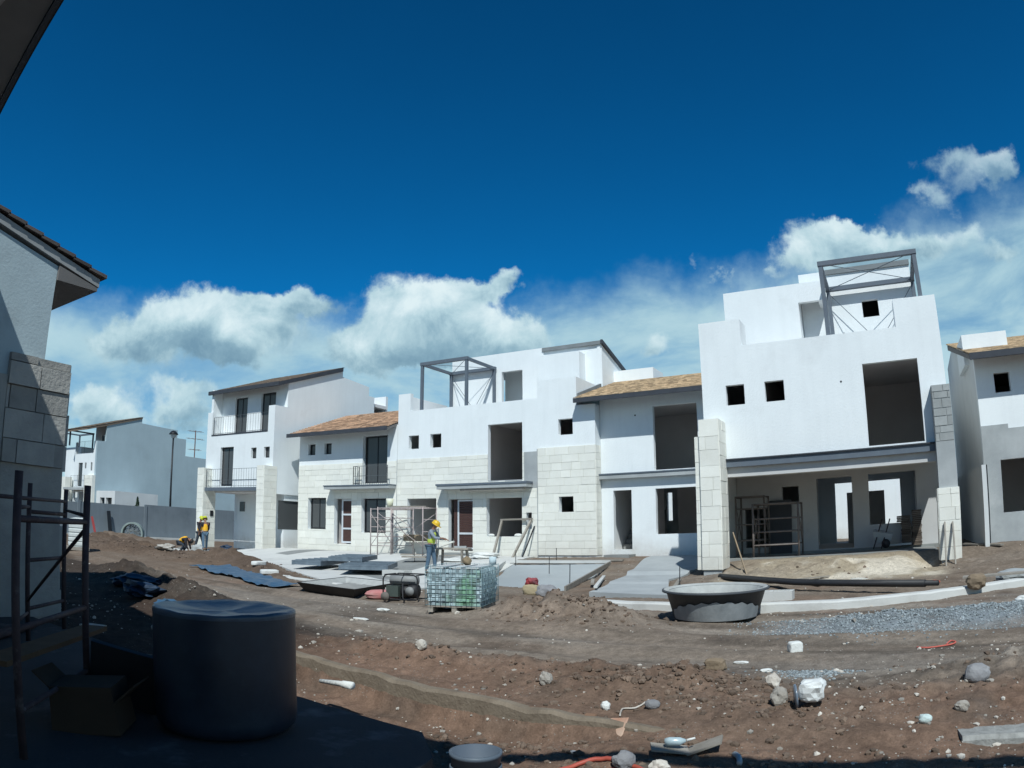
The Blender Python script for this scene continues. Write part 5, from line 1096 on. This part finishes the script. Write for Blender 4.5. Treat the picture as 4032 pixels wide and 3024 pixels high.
for k in range(rows):
    z=.165+k*hr; bul=.03*math.sin(math.pi*(k+.5)/rows)+.01*random.random()
    nu=15
    for side in range(3):
        L=W_ if side==0 else D_; nn=int(L/.065)
        for i in range(nn):
            a=i/nn*L; b2=a+L/nn-.006; t_=bul+random.uniform(-.008,.008)
            zz=z+hr-random.uniform(.004,.02)
            if side==0: ibox(m,a,b2,-t_,.10,z,zz)
            elif side==1: ibox(m,-t_,.10,a,b2,z,zz)
            else: ibox(m,W_-.1,W_+t_,a,b2,z,zz)
ibox(m,.05,.95,.05,1.2,.165,.80,.3); m.build('block_stack',LOAD,IBC)
m=MB(True); wr=.0045
for k in range(8):
    z=.17+k*.105; m.tube([ib(-.05,-.05,z),ib(1.05,-.05,z),ib(1.05,1.3,z),ib(-.05,1.3,z),ib(-.05,-.05,z)],wr,5)
def vert(u,v): m.tube([ib(u,v,.15),ib(u,v,.15+.77)],wr,5)
for i in range(12): vert(-.05+1.1*i/11,-.055); vert(-.05+1.1*i/11,1.305)
for i in range(13): vert(-.055,-.05+1.35*i/12); vert(1.055,-.05+1.35*i/12)
m.build('wire_cage',mat('galvanised_wire',(.25,.36,.38),(.16,.24,.27),6,.5),IBC)
m=MB()
for i,(a,c_) in enumerate(((.03,.28),(.72,.97))): ibox(m,a,c_,.03,1.22,.87,.90)
ibox(m,.36,.44,.0,1.25,.87,.90); ibox(m,.5,.66,.2,1.0,.87,.885)
m.build('top_board',mat('weathered_pale_board',(.55,.57,.56),(.42,.44,.44),4,.9,rnd=.2),IBC)
rock('tan_rag',*ib(.55,1.1,0)[:2],(.10,.08,.09),mat('tan_cloth',(.25,.19,.12)),'small tan rag on top of the caged blocks','rag',z=.90,seed=101)
mb=MB(True); p=ib(.02,1.12,.9); mb.lathe([(0,0),(.07,0),(.075,.16),(.065,.16),(.06,.02),(0,.02)],p,16); o=mb.build('plastic_pail',mat('pale_blue_pail',(.5,.6,.63))); tag(o,'pale blue pail standing on the back of the caged blocks','pail')
# generator
GN=thing('generator',(-10.0,13.15,0),'portable black framed generator with small wheel left of the caged blocks','generator')
ga=R(10); gx=Vector((math.cos(ga),math.sin(ga),0)); gy=Vector((-math.sin(ga),math.cos(ga),0)); GO=Vector((-10.0,13.15,.02))
def gp(u,v,z): p=GO+gx*u+gy*v; return (p.x,p.y,p.z+z)
def gbox(m,u0,u1,v0,v1,z0,z1): m.hexa([gp(u0,v0,z0),gp(u1,v0,z0),gp(u1,v1,z0),gp(u0,v1,z0),gp(u0,v0,z1),gp(u1,v0,z1),gp(u1,v1,z1),gp(u0,v1,z1)])
def gframe(v):
    m=MB(True); m.tube([gp(-.42,v,.04),gp(-.42,v,.48),gp(-.38,v,.55),gp(-.3,v,.58),gp(.34,v,.58),gp(.41,v,.54),gp(.43,v,.47),gp(.43,v,.06),gp(.38,v,.03),gp(-.40,v,.03),gp(-.42,v,.04)],.016,8); m.build('tube_frame',BLACK,GN)
gframe(-.26); gframe(.26)
m=MB(True)
for u in (-.38,0,.4): m.tube([gp(u,-.26,.575),gp(u,.26,.575)],.012,6)
m.build('frame_crossbar',BLACK,GN)
m=MB(True); m.tube([gp(-.36,0,.45),gp(-.34,0,.45),gp(.30,0,.45),gp(.32,0,.45)],[.05,.12,.12,.05],14); o_=m.build('fuel_tank',mat('grey_enamel',(.26,.27,.27),None,4,.5),GN)
m=MB(True); m.lathe([(.04,0),(.04,.03),(0,.035)],gp(0,0,.56),14); m.build('fuel_cap',BLACK,o_)
m=MB(); gbox(m,-.38,-.08,-.2,.2,.08,.32); m.build('control_panel',mat('dull_green_grey',(.07,.09,.08),None,4,.6),GN)
m=MB(True); m.tube([gp(-.06,0,.2),gp(.12,0,.2)],.14,16); m.build('alternator',BLACK,GN)
m=MB(True); m.tube([gp(.14,-.05,.22),gp(.34,-.05,.22)],.15,16); o_=m.build('engine',BLACK,GN)
m=MB(True); m.tube([gp(.22,-.2,.22),gp(.22,-.235,.22)],.10,18); m.build('recoil_cover',mat('grey_enamel',(.26,.27,.27)),o_)
m=MB(True); m.tube([gp(-.34,-.34,.09),gp(-.34,-.29,.09)],.10,18); m.build('wheel',mat('dusty_tyre',(.16,.145,.13)),GN)
m=MB(True); m.tube([gp(.08,-.28,.4),gp(.1,-.32,.1),gp(.16,-.36,-.0)],.018,6); m.build('cable',BLACK,GN)
# blue sheet
mb=MB(True); A_=Vector((-21.6,16.6,0));B2=Vector((-14.2,13.5,0)); wv=Vector((.40,.92,0)); n1_,n2_=60,8
for i in range(n1_+1):
    for j in range(n2_+1):
        p=A_.lerp(B2,i/n1_)+wv*((j/n2_-.5)*(1.45-.45*i/n1_+.05*math.sin(i*.7))); z=G(p.x,p.y)+.06+.018*math.sin(i*.9+j*.7)+.03*random.random(); mb.v.append((p.x,p.y,z))
for i in range(n1_):
    for j in range(n2_): a=i*(n2_+1)+j; mb.f.append((a,a+1,a+n2_+2,a+n2_+1)); mb.r.append(.5)
o=mb.build('plastic_sheet',TARP); tag(o,'long wrinkled blue plastic sheet spread on the dirt left of the trough','plastic sheet')
# stacked steel form panels on driveway
def form_panel(cx,cy,L,Wd,rot,z,label,m):
    t=thing('formwork',(cx,cy,z),label,'form panel','grey panels stacked on the driveway'); mb=MB()
    c_,s_=math.cos(rot),math.sin(rot)
    def P(u,v,zz): return (cx+u*c_-v*s_,cy+u*s_+v*c_,z+zz)
    def bx(u0,u1,v0,v1,a,b_,mm=None): (mm or mb).hexa([P(u0,v0,a),P(u1,v0,a),P(u1,v1,a),P(u0,v1,a),P(u0,v0,b_),P(u1,v0,b_),P(u1,v1,b_),P(u0,v1,b_)])
    bx(-L/2,L/2,-Wd/2,Wd/2,.16,.20); mb.build('panel_skin',m,t)
    mb=MB()
    for v in (-Wd/2,Wd/2-.05): bx(-L/2,L/2,v,v+.05,.04,.157,mb)
    for k in range(6): u=-L/2+(L-.05)*k/5; bx(u,u+.05,-Wd/2+.053,Wd/2-.053,.05,.155,mb)
    mb.build('panel_ribs',PM,t)
    mb=MB()
    for k in range(5): u=-L/2+L*(k+.5)/5; bx(u-.03,u+.03,-Wd/2+.03,Wd/2-.03,.203,.225,mb)
    mb.build('panel_battens',m,t)
PM=mat('blue_grey_form_steel',(.17,.215,.25),(.09,.12,.15),5,.55,.2,20,c3=(.25,.28,.3),stain=.4,sscale=3)
form_panel(-18.9,19.75,2.9,1.1,R(112),float(base(-18.9,19.7))+.12,'leftmost grey steel form panel of the pile on the driveway',PM)
form_panel(-17.7,20.2,2.7,1.2,R(118),float(base(-17.7,20.2))+.30,'middle grey form panel resting on its two neighbours',PM)
form_panel(-16.2,19.3,3.0,1.6,R(122),float(base(-16.2,19.3))+.12,'widest grey form panel nearest the mortar trough',PM)
cb=thing('hollow_block',(-14.2,18.3,0),'single hollow concrete block on the driveway behind the generator','block')
m=MB(); z=float(base(-14.2,18.3))+.04
m.wall('x',-14.6,-13.75,z,z+.2,18.0,18.08); m.wall('x',-14.6,-13.75,z,z+.2,18.35,18.43); m.wall('y',18.083,18.347,z,z+.2,-14.6,-14.52); m.wall('y',18.083,18.347,z,z+.2,-13.83,-13.75); m.build('block_body',CONC,cb)
# scaffolds
def scaf(label,a,b_,off,h,m,rungs,r=.024,board=False,zb=None):
    t=thing('scaffold',((a[0]+b_[0])/2,(a[1]+b_[1])/2,zb),label,'scaffold','tubular scaffolds at the houses')
    frame_scaf(t,a,b_,h,m,r,rungs,zb=zb); a2=(a[0]+off[0],a[1]+off[1]); b2=(b_[0]+off[0],b_[1]+off[1]); frame_scaf(t,a2,b2,h,m,r,rungs,zb=zb)
    mm=MB(True); mm.tube([(a[0],a[1],zb+h*.88),(a2[0],a2[1],zb+h*.2)],r*.6,5); mm.tube([(a2[0],a2[1],zb+h*.88),(a[0],a[1],zb+h*.2)],r*.6,5); mm.tube([(b_[0],b_[1],zb+h*.88),(b2[0],b2[1],zb+h*.2)],r*.6,5); mm.build('cross_brace',m,t)
    mm=MB(True); mm.tube([(a[0],a[1],zb+h-.04),(a2[0],a2[1],zb+h-.04)],r*.8,6); mm.tube([(b_[0],b_[1],zb+h-.04),(b2[0],b2[1],zb+h-.04)],r*.8,6); mm.build('top_rail',m,t)
    return t
scaf('pink grey tube scaffold in front of the right window of the brown roofed house',(-20.35,24.3),(-19.4,24.5),(.35,1.1),2.0,RUSTS,(.4,.8,1.2,1.6,1.96),zb=.50)
scaf('pink grey scaffold beside the worker in front of the unfinished ground window',(-19.9,25.2),(-19.8,24.1),(2.35,0),2.02,RUSTS,(.5,1.0,1.5,1.98),zb=.52)
plank(-19.2,24.3,2.56,-18.4,24.5,2.56,.3,.05,WOODG,'left stack of boards on top of the scaffold beside the worker',cat='board')
plank(-18.3,24.4,2.56,-17.6,24.6,2.56,.3,.05,WOODG,'right stack of boards on top of the scaffold beside the worker',cat='board')
mb=MB(True); mb.lathe([(0,0),(.13,0),(.16,.36),(.15,.36),(.12,.02),(0,.02)],(-19.55,24.6,2.55),18); o=mb.build('bucket',mat('white_yellow_pail',(.6,.6,.35),(.7,.7,.62),3,.6)); tag(o,'pale yellowish bucket standing on the scaffold by the stone wall','bucket')
for i,(x,y) in enumerate(((-18.9,24.6),(-17.3,22.6))):
    plank(x,y,.56,x+.9,y+.3,.56,.35,.06,WOODG,('board pile under the scaffold beside the worker','short board on the slab right behind the worker')[i],cat='board')
plank(-19.5,25.55,1.25,-18.05,25.55,1.25,.12,.28,WOOD,'brown board closing the sill of the unfinished ground window',cat='board')
scaf('grey tube scaffold with ladder frames inside the shaded open porch',(-4.08,22.4),(-2.7,22.6),(0,1.0),1.62,SCAFP,(.35,.75,1.15,1.6),r=.033,zb=.58)
scaf('second dark scaffold behind the other in the left corner of the porch',(-4.75,23.1),(-3.85,23.2),(0,.9),1.9,SCAFP,(.5,1.0,1.5,1.88),r=.03,zb=.58)
chipbox('door_panel',(-3.5,24.3,1.45),(.75,.06,1.75),(R(-5),0,0),mat('dark_grey_panel',(.06,.065,.075),None,3,.7),'dark blue door panel leaning on the porch back wall','door panel')
# timber frame leaning, poles
TF=thing('timber_frame',(-14.2,25.1,.45),'leaning empty timber frame against the stone wall right of the brown door','frame')
for a,b_,nm in (((-14.72,24.95,.45),(-14.72,25.75,2.0),'upright'),((-13.80,24.85,.45),(-13.40,25.75,2.0),'upright'),((-14.78,25.74,2.02),(-13.35,25.74,2.04),'top_rail')):
    m=MB(); m.bar(a,b_,.09,.07,up=(1,0,0) if nm=='upright' else (0,0,1)); m.build(nm,WOODG,TF)
plank(-13.45,25.0,.45,-13.28,25.80,1.75,.04,.04,FRAME,'thin dark pole leaning beside the empty timber frame',cat='pole',name='pole',up=(1,0,0))
plank(-4.45,20.98+.2,1.34,-3.72,19.5,.15,.12,.03,WOOD,'pale board leaning against the left stone porch pillar',cat='plank',up=(1,0,0))
plank(1.60,20.56,1.30,1.56,19.9,-.05,.13,.04,WOODG,'left of the two boards leaning on the right porch pillar',cat='plank',up=(1,0,0))
plank(1.82,20.56,1.30,1.82,19.9,-.05,.09,.04,WOODG,'right of the two boards leaning on the right porch pillar',cat='plank',up=(1,0,0))
plank(2.3,22.3,.62,3.3,21.3,.55,.16,.04,WOODG,'short board lying beside the low boundary wall',cat='plank')
# piles of brown tiles in porch
for i,(x,hh,l) in enumerate(((.62,.75,'shorter stack of brown tiles below the porch window'),(.98,1.05,'taller stack of brown tiles at the right of the porch'))):
    m=MB(); z=.62
    while z<.62+hh: m.obox((x+random.uniform(-.015,.015),24.2,z+.03),(.30,.28,.05),(0,0,random.uniform(-.06,.06))); z+=.058
    o=m.build('tile_stack',mat('brown_stacked_tiles',(.14,.11,.085),(.08,.065,.055),4,.95,rnd=.4)); tag(o,l,'tile stack')
m=MB()
for k in range(4): m.obox((.55+random.uniform(-.02,.02),24.35,1.66+.05*k-.27),(.42,.24,.045),(0,0,random.uniform(-.1,.1)))
o=m.build('tile_stack',mat('brown_stacked_tiles',(.14,.11,.085))); tag(o,'small pile of brown tiles on the sill of the porch window','tile stack')
WBR=thing('wheelbarrow',(-.35,23.6,.6),'dark wheelbarrow propped up against the porch wall under the window','wheelbarrow')
m=MB(); m.obox((-.15,23.75,.95),(.5,.25,.35),(R(15),R(10),0),taper=1.25); m.build('tray',CEM,WBR)
for u in (-.45,-.2): m=MB(True); m.tube([(u,23.5,.6),(u+.3,23.8,1.5)],.02,6); m.build('handle',SCAFD,WBR)
m=MB(True); m.tube([(-.05,23.62,.75),(-.05,23.56,.75)],.14,16); m.build('wheel',BLACK,WBR)
plank(.0,24.0,.68,.75,24.1,.68,.3,.06,CONC,'pale slab at the foot of the brown tile stacks',cat='slab',name='slab')
# sawhorse table by worker
SH=thing('work_bench',(-13.7,20.7,.15),'rough timber trestle table with stone pieces right of the worker','bench')
zb=float(base(-13.7,20.7))+.05
m=MB(); m.obox((-13.75,20.75,zb+.80),(1.15,.45,.06),(0,0,R(15))); m.build('bench_top',WOODG,SH)
for dx,dy in ((-.45,-.28),(-.5,.1),(.4,-.1),(.36,.25)):
    m=MB(); m.bar((-13.75+dx*1.15,20.75+dy*1.5,zb),(-13.75+dx,20.75+dy,zb+.78),.08,.06,up=(1,0,0)); m.build('leg',WOODG,SH)
m=MB(); m.bar((-14.2,20.6,zb+.55),(-13.35,20.85,zb+.6),.14,.03); m.build('brace',WOODG,SH)
chipbox('stone_piece',(-14.0,20.72,zb+.95),(.5,.26,.05),(R(0),R(-20),R(20)),STONE,'flat cream stone piece the worker is holding over the bench','stone')
chipbox('stone_piece',(-13.5,20.8,zb+.86),(.4,.3,.06),(0,0,.5),CEM,'grey stone piece lying on the trestle bench','stone')
# sills debris
rock('white_lump',-15.33,25.93,(.15,.08,.06),WST,'rounded white lump on the left end of the open window sill','lump',z=1.35,seed=120,rough=.06)
rock('white_lump',-14.08,25.93,(.18,.08,.06),WST,'flat white lumps on the right end of the open window sill','lump',z=1.35,seed=121,box=.2)
# rebar stakes
for i,(x,y) in enumerate(((-8.45,18.5),(-12.55,22.9),(-11.2,23.4),(-10.55,21.5),(-5.1,17.7),(-16.9,22.8))):
    z=float(base(x,y)); mb=MB(); mb.tube([(x,y,z-.1),(x+.01,y,z+.55)],.012,5); o=mb.build('rebar_stake',FRAME); tag(o,('steel stake at the middle of the fresh slab right edge','steel stake at the back left corner of the fresh slab','steel stake at the back of the fresh slab by the long board','steel stake in the middle of the fresh slab','steel stake at the right edge of the stepped slab','steel stake on the pale driveway behind the form panels')[i],'stake','steel stakes round the slabs')
for i,(a,b_) in enumerate((((-6.9,16.6),(-8.0,19.9)),((-4.75,15.9),(-5.35,18.6)),((-7.4,17.6),(-7.8,18.6)))):
    plank(a[0],a[1],.18,b_[0],b_[1],.22,.09,.05,(CONC,WOODG,WOODG)[i],('pale form board along the left side of the stepped slab','grey form board along the right side of the stepped slab','short loose stick left of the stepped slab')[i],cat='form board',name='form_board')
# ================================================================== far end: tote, ring, red post
TT=thing('white_tote',(-29.6,15.4,.2),'white ribbed liquid tote seen between the scaffold posts','liquid tote')
m=MB(True)
for k in range(6): 
    zz=.15+.19*k; m.lathe([(.55,zz),(.60,zz+.03),(.60,zz+.14),(.55,zz+.17)],(-29.6,15.4,.15),4,rot=R(20))
m.lathe([(.56,.1),(.56,1.3),(.2,1.36),(0,1.36)],(-29.6,15.4,.15),4,rot=R(20)); m.smooth=False; m.build('tote_body',mat('milky_white_plastic',(.66,.68,.66),(.5,.53,.5),2,.6),TT)
m=MB(); m.obox((-29.6,15.4,.2),(1.0,1.0,.14),(0,0,R(65))); m.build('pallet',WOODG,TT)
RG=thing('concrete_ring',(-46,28.3,.2),'big upright grey green ring filled with coiled wire near the perimeter wall','ring')
m=MB(True); c_=Vector((-46,28.4,.60)); d=Vector((.75,-.66,0)).normalized(); w_=Vector((.66,.75,0)).normalized(); Nn=40
def ringpt(a,r,o): p=c_+w_*math.cos(a)*r+Vector((0,0,1))*math.sin(a)*r+d*o; return tuple(p)
for i in range(Nn):
    a=2*math.pi*i/Nn
    for r,o in ((.68,.45),(.8,.45),(.8,-.45),(.68,-.45)): m.v.append(ringpt(a,r,o))
for i in range(Nn):
    j=(i+1)%Nn
    for k in range(4): m.f.append((i*4+k,j*4+k,j*4+(k+1)%4,i*4+(k+1)%4)); m.r.append(.5)
m.smooth=False; m.build('ring_body',mat('grey_green_ring',(.27,.33,.31),(.2,.25,.24),2,.8),RG)
m=MB(True)
for k in range(16):
    a0=random.random()*6.28;a1=a0+random.uniform(1.5,4.6); m.tube([ringpt(a0,.67,random.uniform(-.2,.25)),ringpt((a0+a1)/2,random.uniform(.1,.5),.25),ringpt(a1,.67,random.uniform(-.2,.25))],.02,5)
m.build('coiled_wire',mat('dull_wire',(.2,.22,.22)),RG)
plank(-48.2,26.6,.1,-48.6,26.4,1.6,.14,.1,RED,'faded red post leaning near the perimeter wall',cat='post',name='red_post',up=(1,0,0))
plank(-49.5,28.6,.1,-49.8,28.5,2.1,.3,.06,FRAME,'dark board leaning upright on the perimeter wall',cat='board',up=(1,0,0))
for i,(x,y,s,l) in enumerate([(-37,27.6,(.9,.5,.35),'dark heap of bags at the back right of the carport'),(-39.5,31,(.5,.35,.3),'small dark blue bag at the back of the carport')]):
    rock('bag_heap',x*.83,y*.86+1,(s[0]*.55,s[1]*.6,s[2]*.5),BLUED,l,'bag heap',seed=130+i,rough=.3,z=.2)
rock('rubble_heap',-32.6,24.0,(.7,.5,.2),PALE,'pale rubble at the foot of the left carport pillar','rubble',seed=135,rough=.35,sub=3)
rock('rubble_heap',-27.3,18.6,(.5,.3,.16),PALE,'pale chunk of rubble on the soil below the crouching man','rubble',seed=136,rough=.35,sub=3)
# ================================================================== people
def skin(name,N,Ed,m,parent,sub=2):
    """N: list of (pos,radius[,radius2]); Ed edges; one continuous skinned surface"""
    me=bpy.data.meshes.new(name); me.from_pydata([n[0] for n in N],Ed,[]); me.materials.append(m)
    o=bpy.data.objects.new(name,me); COL.objects.link(o); o.parent=parent
    md=o.modifiers.new('skin','SKIN'); md.use_smooth_shade=True
    if not me.skin_vertices: return o
    sv=me.skin_vertices[0].data
    for i,n in enumerate(N): sv[i].radius=(n[1],n[2] if len(n)>2 else n[1]); sv[i].use_root=(i==0)
    s_=o.modifiers.new('sub','SUBSURF'); s_.levels=sub; s_.render_levels=sub; return o
def lerp(a,b_,t): return tuple(a[i]+(b_[i]-a[i])*t for i in range(3))
def person(loc,rot,label,J,vest,helmet,shirt,trs,cap=None,facing=None):
    """J joints in metres, local frame: +x forward, +y left, z up"""
    t=thing('person',loc,label,'person'); t.rotation_euler=(0,0,rot)
    N=[];E_=[]
    def add(p,r,par=None,r2=None):
        N.append((p,r,r2 or r)); i=len(N)-1
        if par is not None: E_.append((par,i))
        return i
    pe=add(J['pelvis'],.125,None,.10); wa=add(J['waist'],.11,pe,.09); ch=add(J['chest'],.135,wa,.10); nb=add(J['neck'],.055,ch)
    hd=Vector(J['head']); nk=Vector(J['neck']); up=(hd-nk).normalized(); fw=Vector(J['look']).normalized()
    h1=add(tuple(nk+up*.07),.052,nb); h2=add(tuple(hd),.082,h1,.075); h3=add(tuple(hd+up*.07),.088,h2,.08); h4=add(tuple(hd+up*.13),.05,h3)
    no=add(tuple(hd+fw*.085+up*.01),.016,h2); chn=add(tuple(hd+fw*.06-up*.05),.035,h2)
    lat=Vector((0,1,0))
    for s in (1,-1): add(tuple(hd+lat*s*.085+up*.015),.014,h2)
    for s,k in ((1,'L'),(-1,'R')):
        sh_=add(J['sh'+k],.062,ch); el_=add(J['el'+k],.042,sh_); wr_=add(J['wr'+k],.028,el_)
        w_=Vector(J['wr'+k]); d=(w_-Vector(J['el'+k])).normalized(); side=d.cross(Vector((0,0,1))); side=side.normalized() if side.length>.1 else Vector((1,0,0)); dn=side.cross(d).normalized()
        pa=add(tuple(w_+d*.06),.030,wr_,.018)
        for q,(o_,L) in enumerate(((-.027,.075),(-.009,.085),(.009,.08),(.027,.062))):
            k1=add(tuple(w_+d*.09+side*o_),.0095,pa); k2=add(tuple(w_+d*(.09+L*.5)+side*o_-dn*.008),.0085,k1); add(tuple(w_+d*(.09+L*.85)+side*o_-dn*.03),.0075,k2)
        th_=add(tuple(w_+d*.05+side*.040*s-dn*.012),.011,pa); add(tuple(w_+d*.085+side*.052*s-dn*.03),.009,th_)
        hp=add(J['hip'+k],.085,pe); kn=add(J['kn'+k],.055,hp); an=add(J['an'+k],.035,kn); add(tuple(Vector(J['an'+k])+Vector(J.get('toe'+k,(1,0,0)))*.13+Vector((0,0,-.045))),.03,an)
    skin('body',N,E_,SKIN,t)
    def sub(name,nodes,edges,m,par=t): return skin(name,nodes,edges,m,par)
    S=[(J['pelvis'],.135,.115),(J['waist'],.128,.11),(J['chest'],.155,.12),(lerp(J['chest'],J['neck'],.8),.075),]
    Es=[(0,1),(1,2),(2,3)]
    for k in 'LR':
        i=len(S); S+=[(J['sh'+k],.078),(lerp(J['sh'+k],J['el'+k],.6),.062),(J['el'+k],.055),(lerp(J['el'+k],J['wr'+k],.85),.042)]; Es+=[(2,i),(i,i+1),(i+1,i+2),(i+2,i+3)]
    so_=sub('shirt',S,Es,shirt)
    if vest is not None:
        v=sub('vest',[(lerp(J['pelvis'],J['waist'],.0),.165,.145),(J['waist'],.152,.132),(J['chest'],.172,.14),(lerp(J['chest'],J['neck'],.62),.125,.10)],[(0,1),(1,2),(2,3)],vest)
        a=Vector(J['waist']);b_=Vector(J['pelvis']); c_=Vector(J['chest']); dd=(a-b_).normalized()
        for q in (lerp(J['pelvis'],J['waist'],.35),):
            p_=Vector(q); sub('reflective_band',[(tuple(p_-dd*.02),.170,.150),(tuple(p_+dd*.02),.168,.148)],[(0,1)],VSTR,t)
    T_=[(J['pelvis'],.140,.125)];Et=[]
    for k in 'LR':
        i=len(T_); T_+=[(J['hip'+k],.102),(J['kn'+k],.072),(lerp(J['kn'+k],J['an'+k],.9),.058)]; Et+=[(0,i),(i,i+1),(i+1,i+2)]
    sub('trousers',T_,Et,trs)
    for k in 'LR':
        an=Vector(J['an'+k]); tv=Vector(J.get('toe'+k,(1,0,0)))
        sub('boot',[(tuple(an+Vector((0,0,.04))),.052),(tuple(an+Vector((0,0,-.035))),.055,.05),(tuple(an+tv*.10+Vector((0,0,-.045))),.045,.035),(tuple(an+tv*.17+Vector((0,0,-.05))),.038,.028)],[(0,1),(1,2),(2,3)],BOOT)
    # helmet / cap : dome and brim
    m=MB(True); ctr=hd+up*.055; z_=up; x_=(fw-z_*fw.dot(z_)).normalized(); y_=z_.cross(x_); n=20
    prof=[(.128,.0),(.126,.04),(.112,.085),(.08,.115),(.04,.13),(.001,.134)] if helmet else [(.108,.0),(.108,.04),(.09,.07),(.05,.09),(.001,.095)]
    for r,zz in prof:
        for k in range(n): a=2*math.pi*k/n; m.v.append(tuple(ctr+x_*r*1.1*math.cos(a)+y_*r*.92*math.sin(a)+z_*zz))
    for i in range(len(prof)-1):
        for k in range(n): a0=i*n+k;a1=i*n+(k+1)%n; m.f.append((a0,a1,a1+n,a0+n)); m.r.append(.5)
    hm=m.build('helmet' if helmet else 'cap',helmet or cap); hm.parent=t
    m=MB(True); b0=len(m.v)
    for k in range(n):
        a=2*math.pi*k/n; ex=.012+(.055 if math.cos(a)>.3 else 0)*math.cos(a)
        for r,zz in ((.126,.004),(.128+ex,-.008),(.128+ex,-.014),(.124,-.006)): m.v.append(tuple(ctr+x_*r*1.1*math.cos(a)+y_*r*.92*math.sin(a)+z_*zz))
    for k in range(n):
        for q in range(4): a0=k*4+q;a1=((k+1)%n)*4+q;a2=((k+1)%n)*4+(q+1)%4;a3=k*4+(q+1)%4; m.f.append((a0,a1,a2,a3)); m.r.append(.5)
    br=m.build('brim',helmet or cap); br.parent=hm
    for s in (1,-1):
        m=MB(True); e=hd+fw*.078+y_*s*.032+up*.028; m.lathe([(.0,-.011),(.009,-.006),(.011,0),(.009,.006),(0,.011)],tuple(e),8); eo=m.build('eye',BLACK); eo.parent=t
    return t
def standing(lean=.0,armL=None,armR=None,stride=.1,look=(1,0,-.5)):
    s,c=math.sin(lean),math.cos(lean)
    def T(x,y,z): # rotate about pelvis .93
        return (x*c+(z-.93)*s, y, .93+(z-.93)*c-x*s)
    J=dict(pelvis=(0,0,.95),waist=T(0,0,1.10),chest=T(.01,0,1.30),neck=T(.0,0,1.47),head=T(.05,0,1.60),look=look)
    for k,sg in (('L',1),('R',-1)):
        J['sh'+k]=T(0,.18*sg,1.40); a=(armL if k=='L' else armR) or ((.05,.05*sg,-.27),(.18,0,-.18))
        S_=Vector(J['sh'+k]); e=S_+Vector(a[0]); J['el'+k]=tuple(e); J['wr'+k]=tuple(e+Vector(a[1]))
        st=stride*(1 if k=='L' else -1); J['hip'+k]=(0,.095*sg,.88); J['kn'+k]=(st*.55+.03,.10*sg,.48); J['an'+k]=(st,.105*sg,.085)
    return J
zb=float(base(-13.95,19.7))+.04
person((-13.98,19.75,zb),R(12),'person in yellow helmet, lime vest and checked shirt cutting stone at a bench',standing(.16,((.14,.04,-.24),(.22,-.06,-.02)),((.16,-.02,-.22),(.22,.05,.0)),.12,(1,0,-.9)),VLIM,HYEL,PLAID,JEAN)
zA=.20
person((-31.25,23.4,zA),R(20),'left of two standing persons in yellow helmets and orange vests by the carport pillar',standing(.08,((.08,.06,-.26),(.16,0,-.16)),None,.22,(1,0,-.7)),VORG,HLIM,DSHIRT,JEAND)
person((-30.55,23.25,zA),R(150),'right of two standing persons, dark sleeves and light jeans, by the carport pillar',standing(.12,((-.05,.1,-.25),(.1,.02,-.2)),((.1,-.02,-.25),(.18,0,-.12)),-.26,(1,0,-.8)),VORG,HLIM,DSHIRT,JEAN)
Jc=dict(pelvis=(-.28,0,.50),waist=(-.16,0,.62),chest=(.02,0,.68),neck=(.18,0,.66),head=(.28,0,.60),look=(.8,0,-.8))
for k,sg in (('L',1),('R',-1)):
    Jc['sh'+k]=(.10,.17*sg,.64); Jc['el'+k]=(.14,.18*sg,.38); Jc['wr'+k]=(.24,.12*sg,.16)
    Jc['hip'+k]=(-.28,.10*sg,.46); Jc['kn'+k]=(.02,.14*sg,.36); Jc['an'+k]=(-.20,.14*sg,.085)
person((-28.4,20.45,.18),R(25),'person in dark cap and orange vest crouching and bending over the soil',Jc,VORG,None,DSHIRT,JEAND,cap=BLACK)
rock('grey_sack',-27.75,20.7,(.36,.26,.30),mat('grey_white_sack',(.42,.43,.42),(.3,.31,.3),4,.9),'grey white sack in front of the crouching person','sack',seed=140,z=.14)
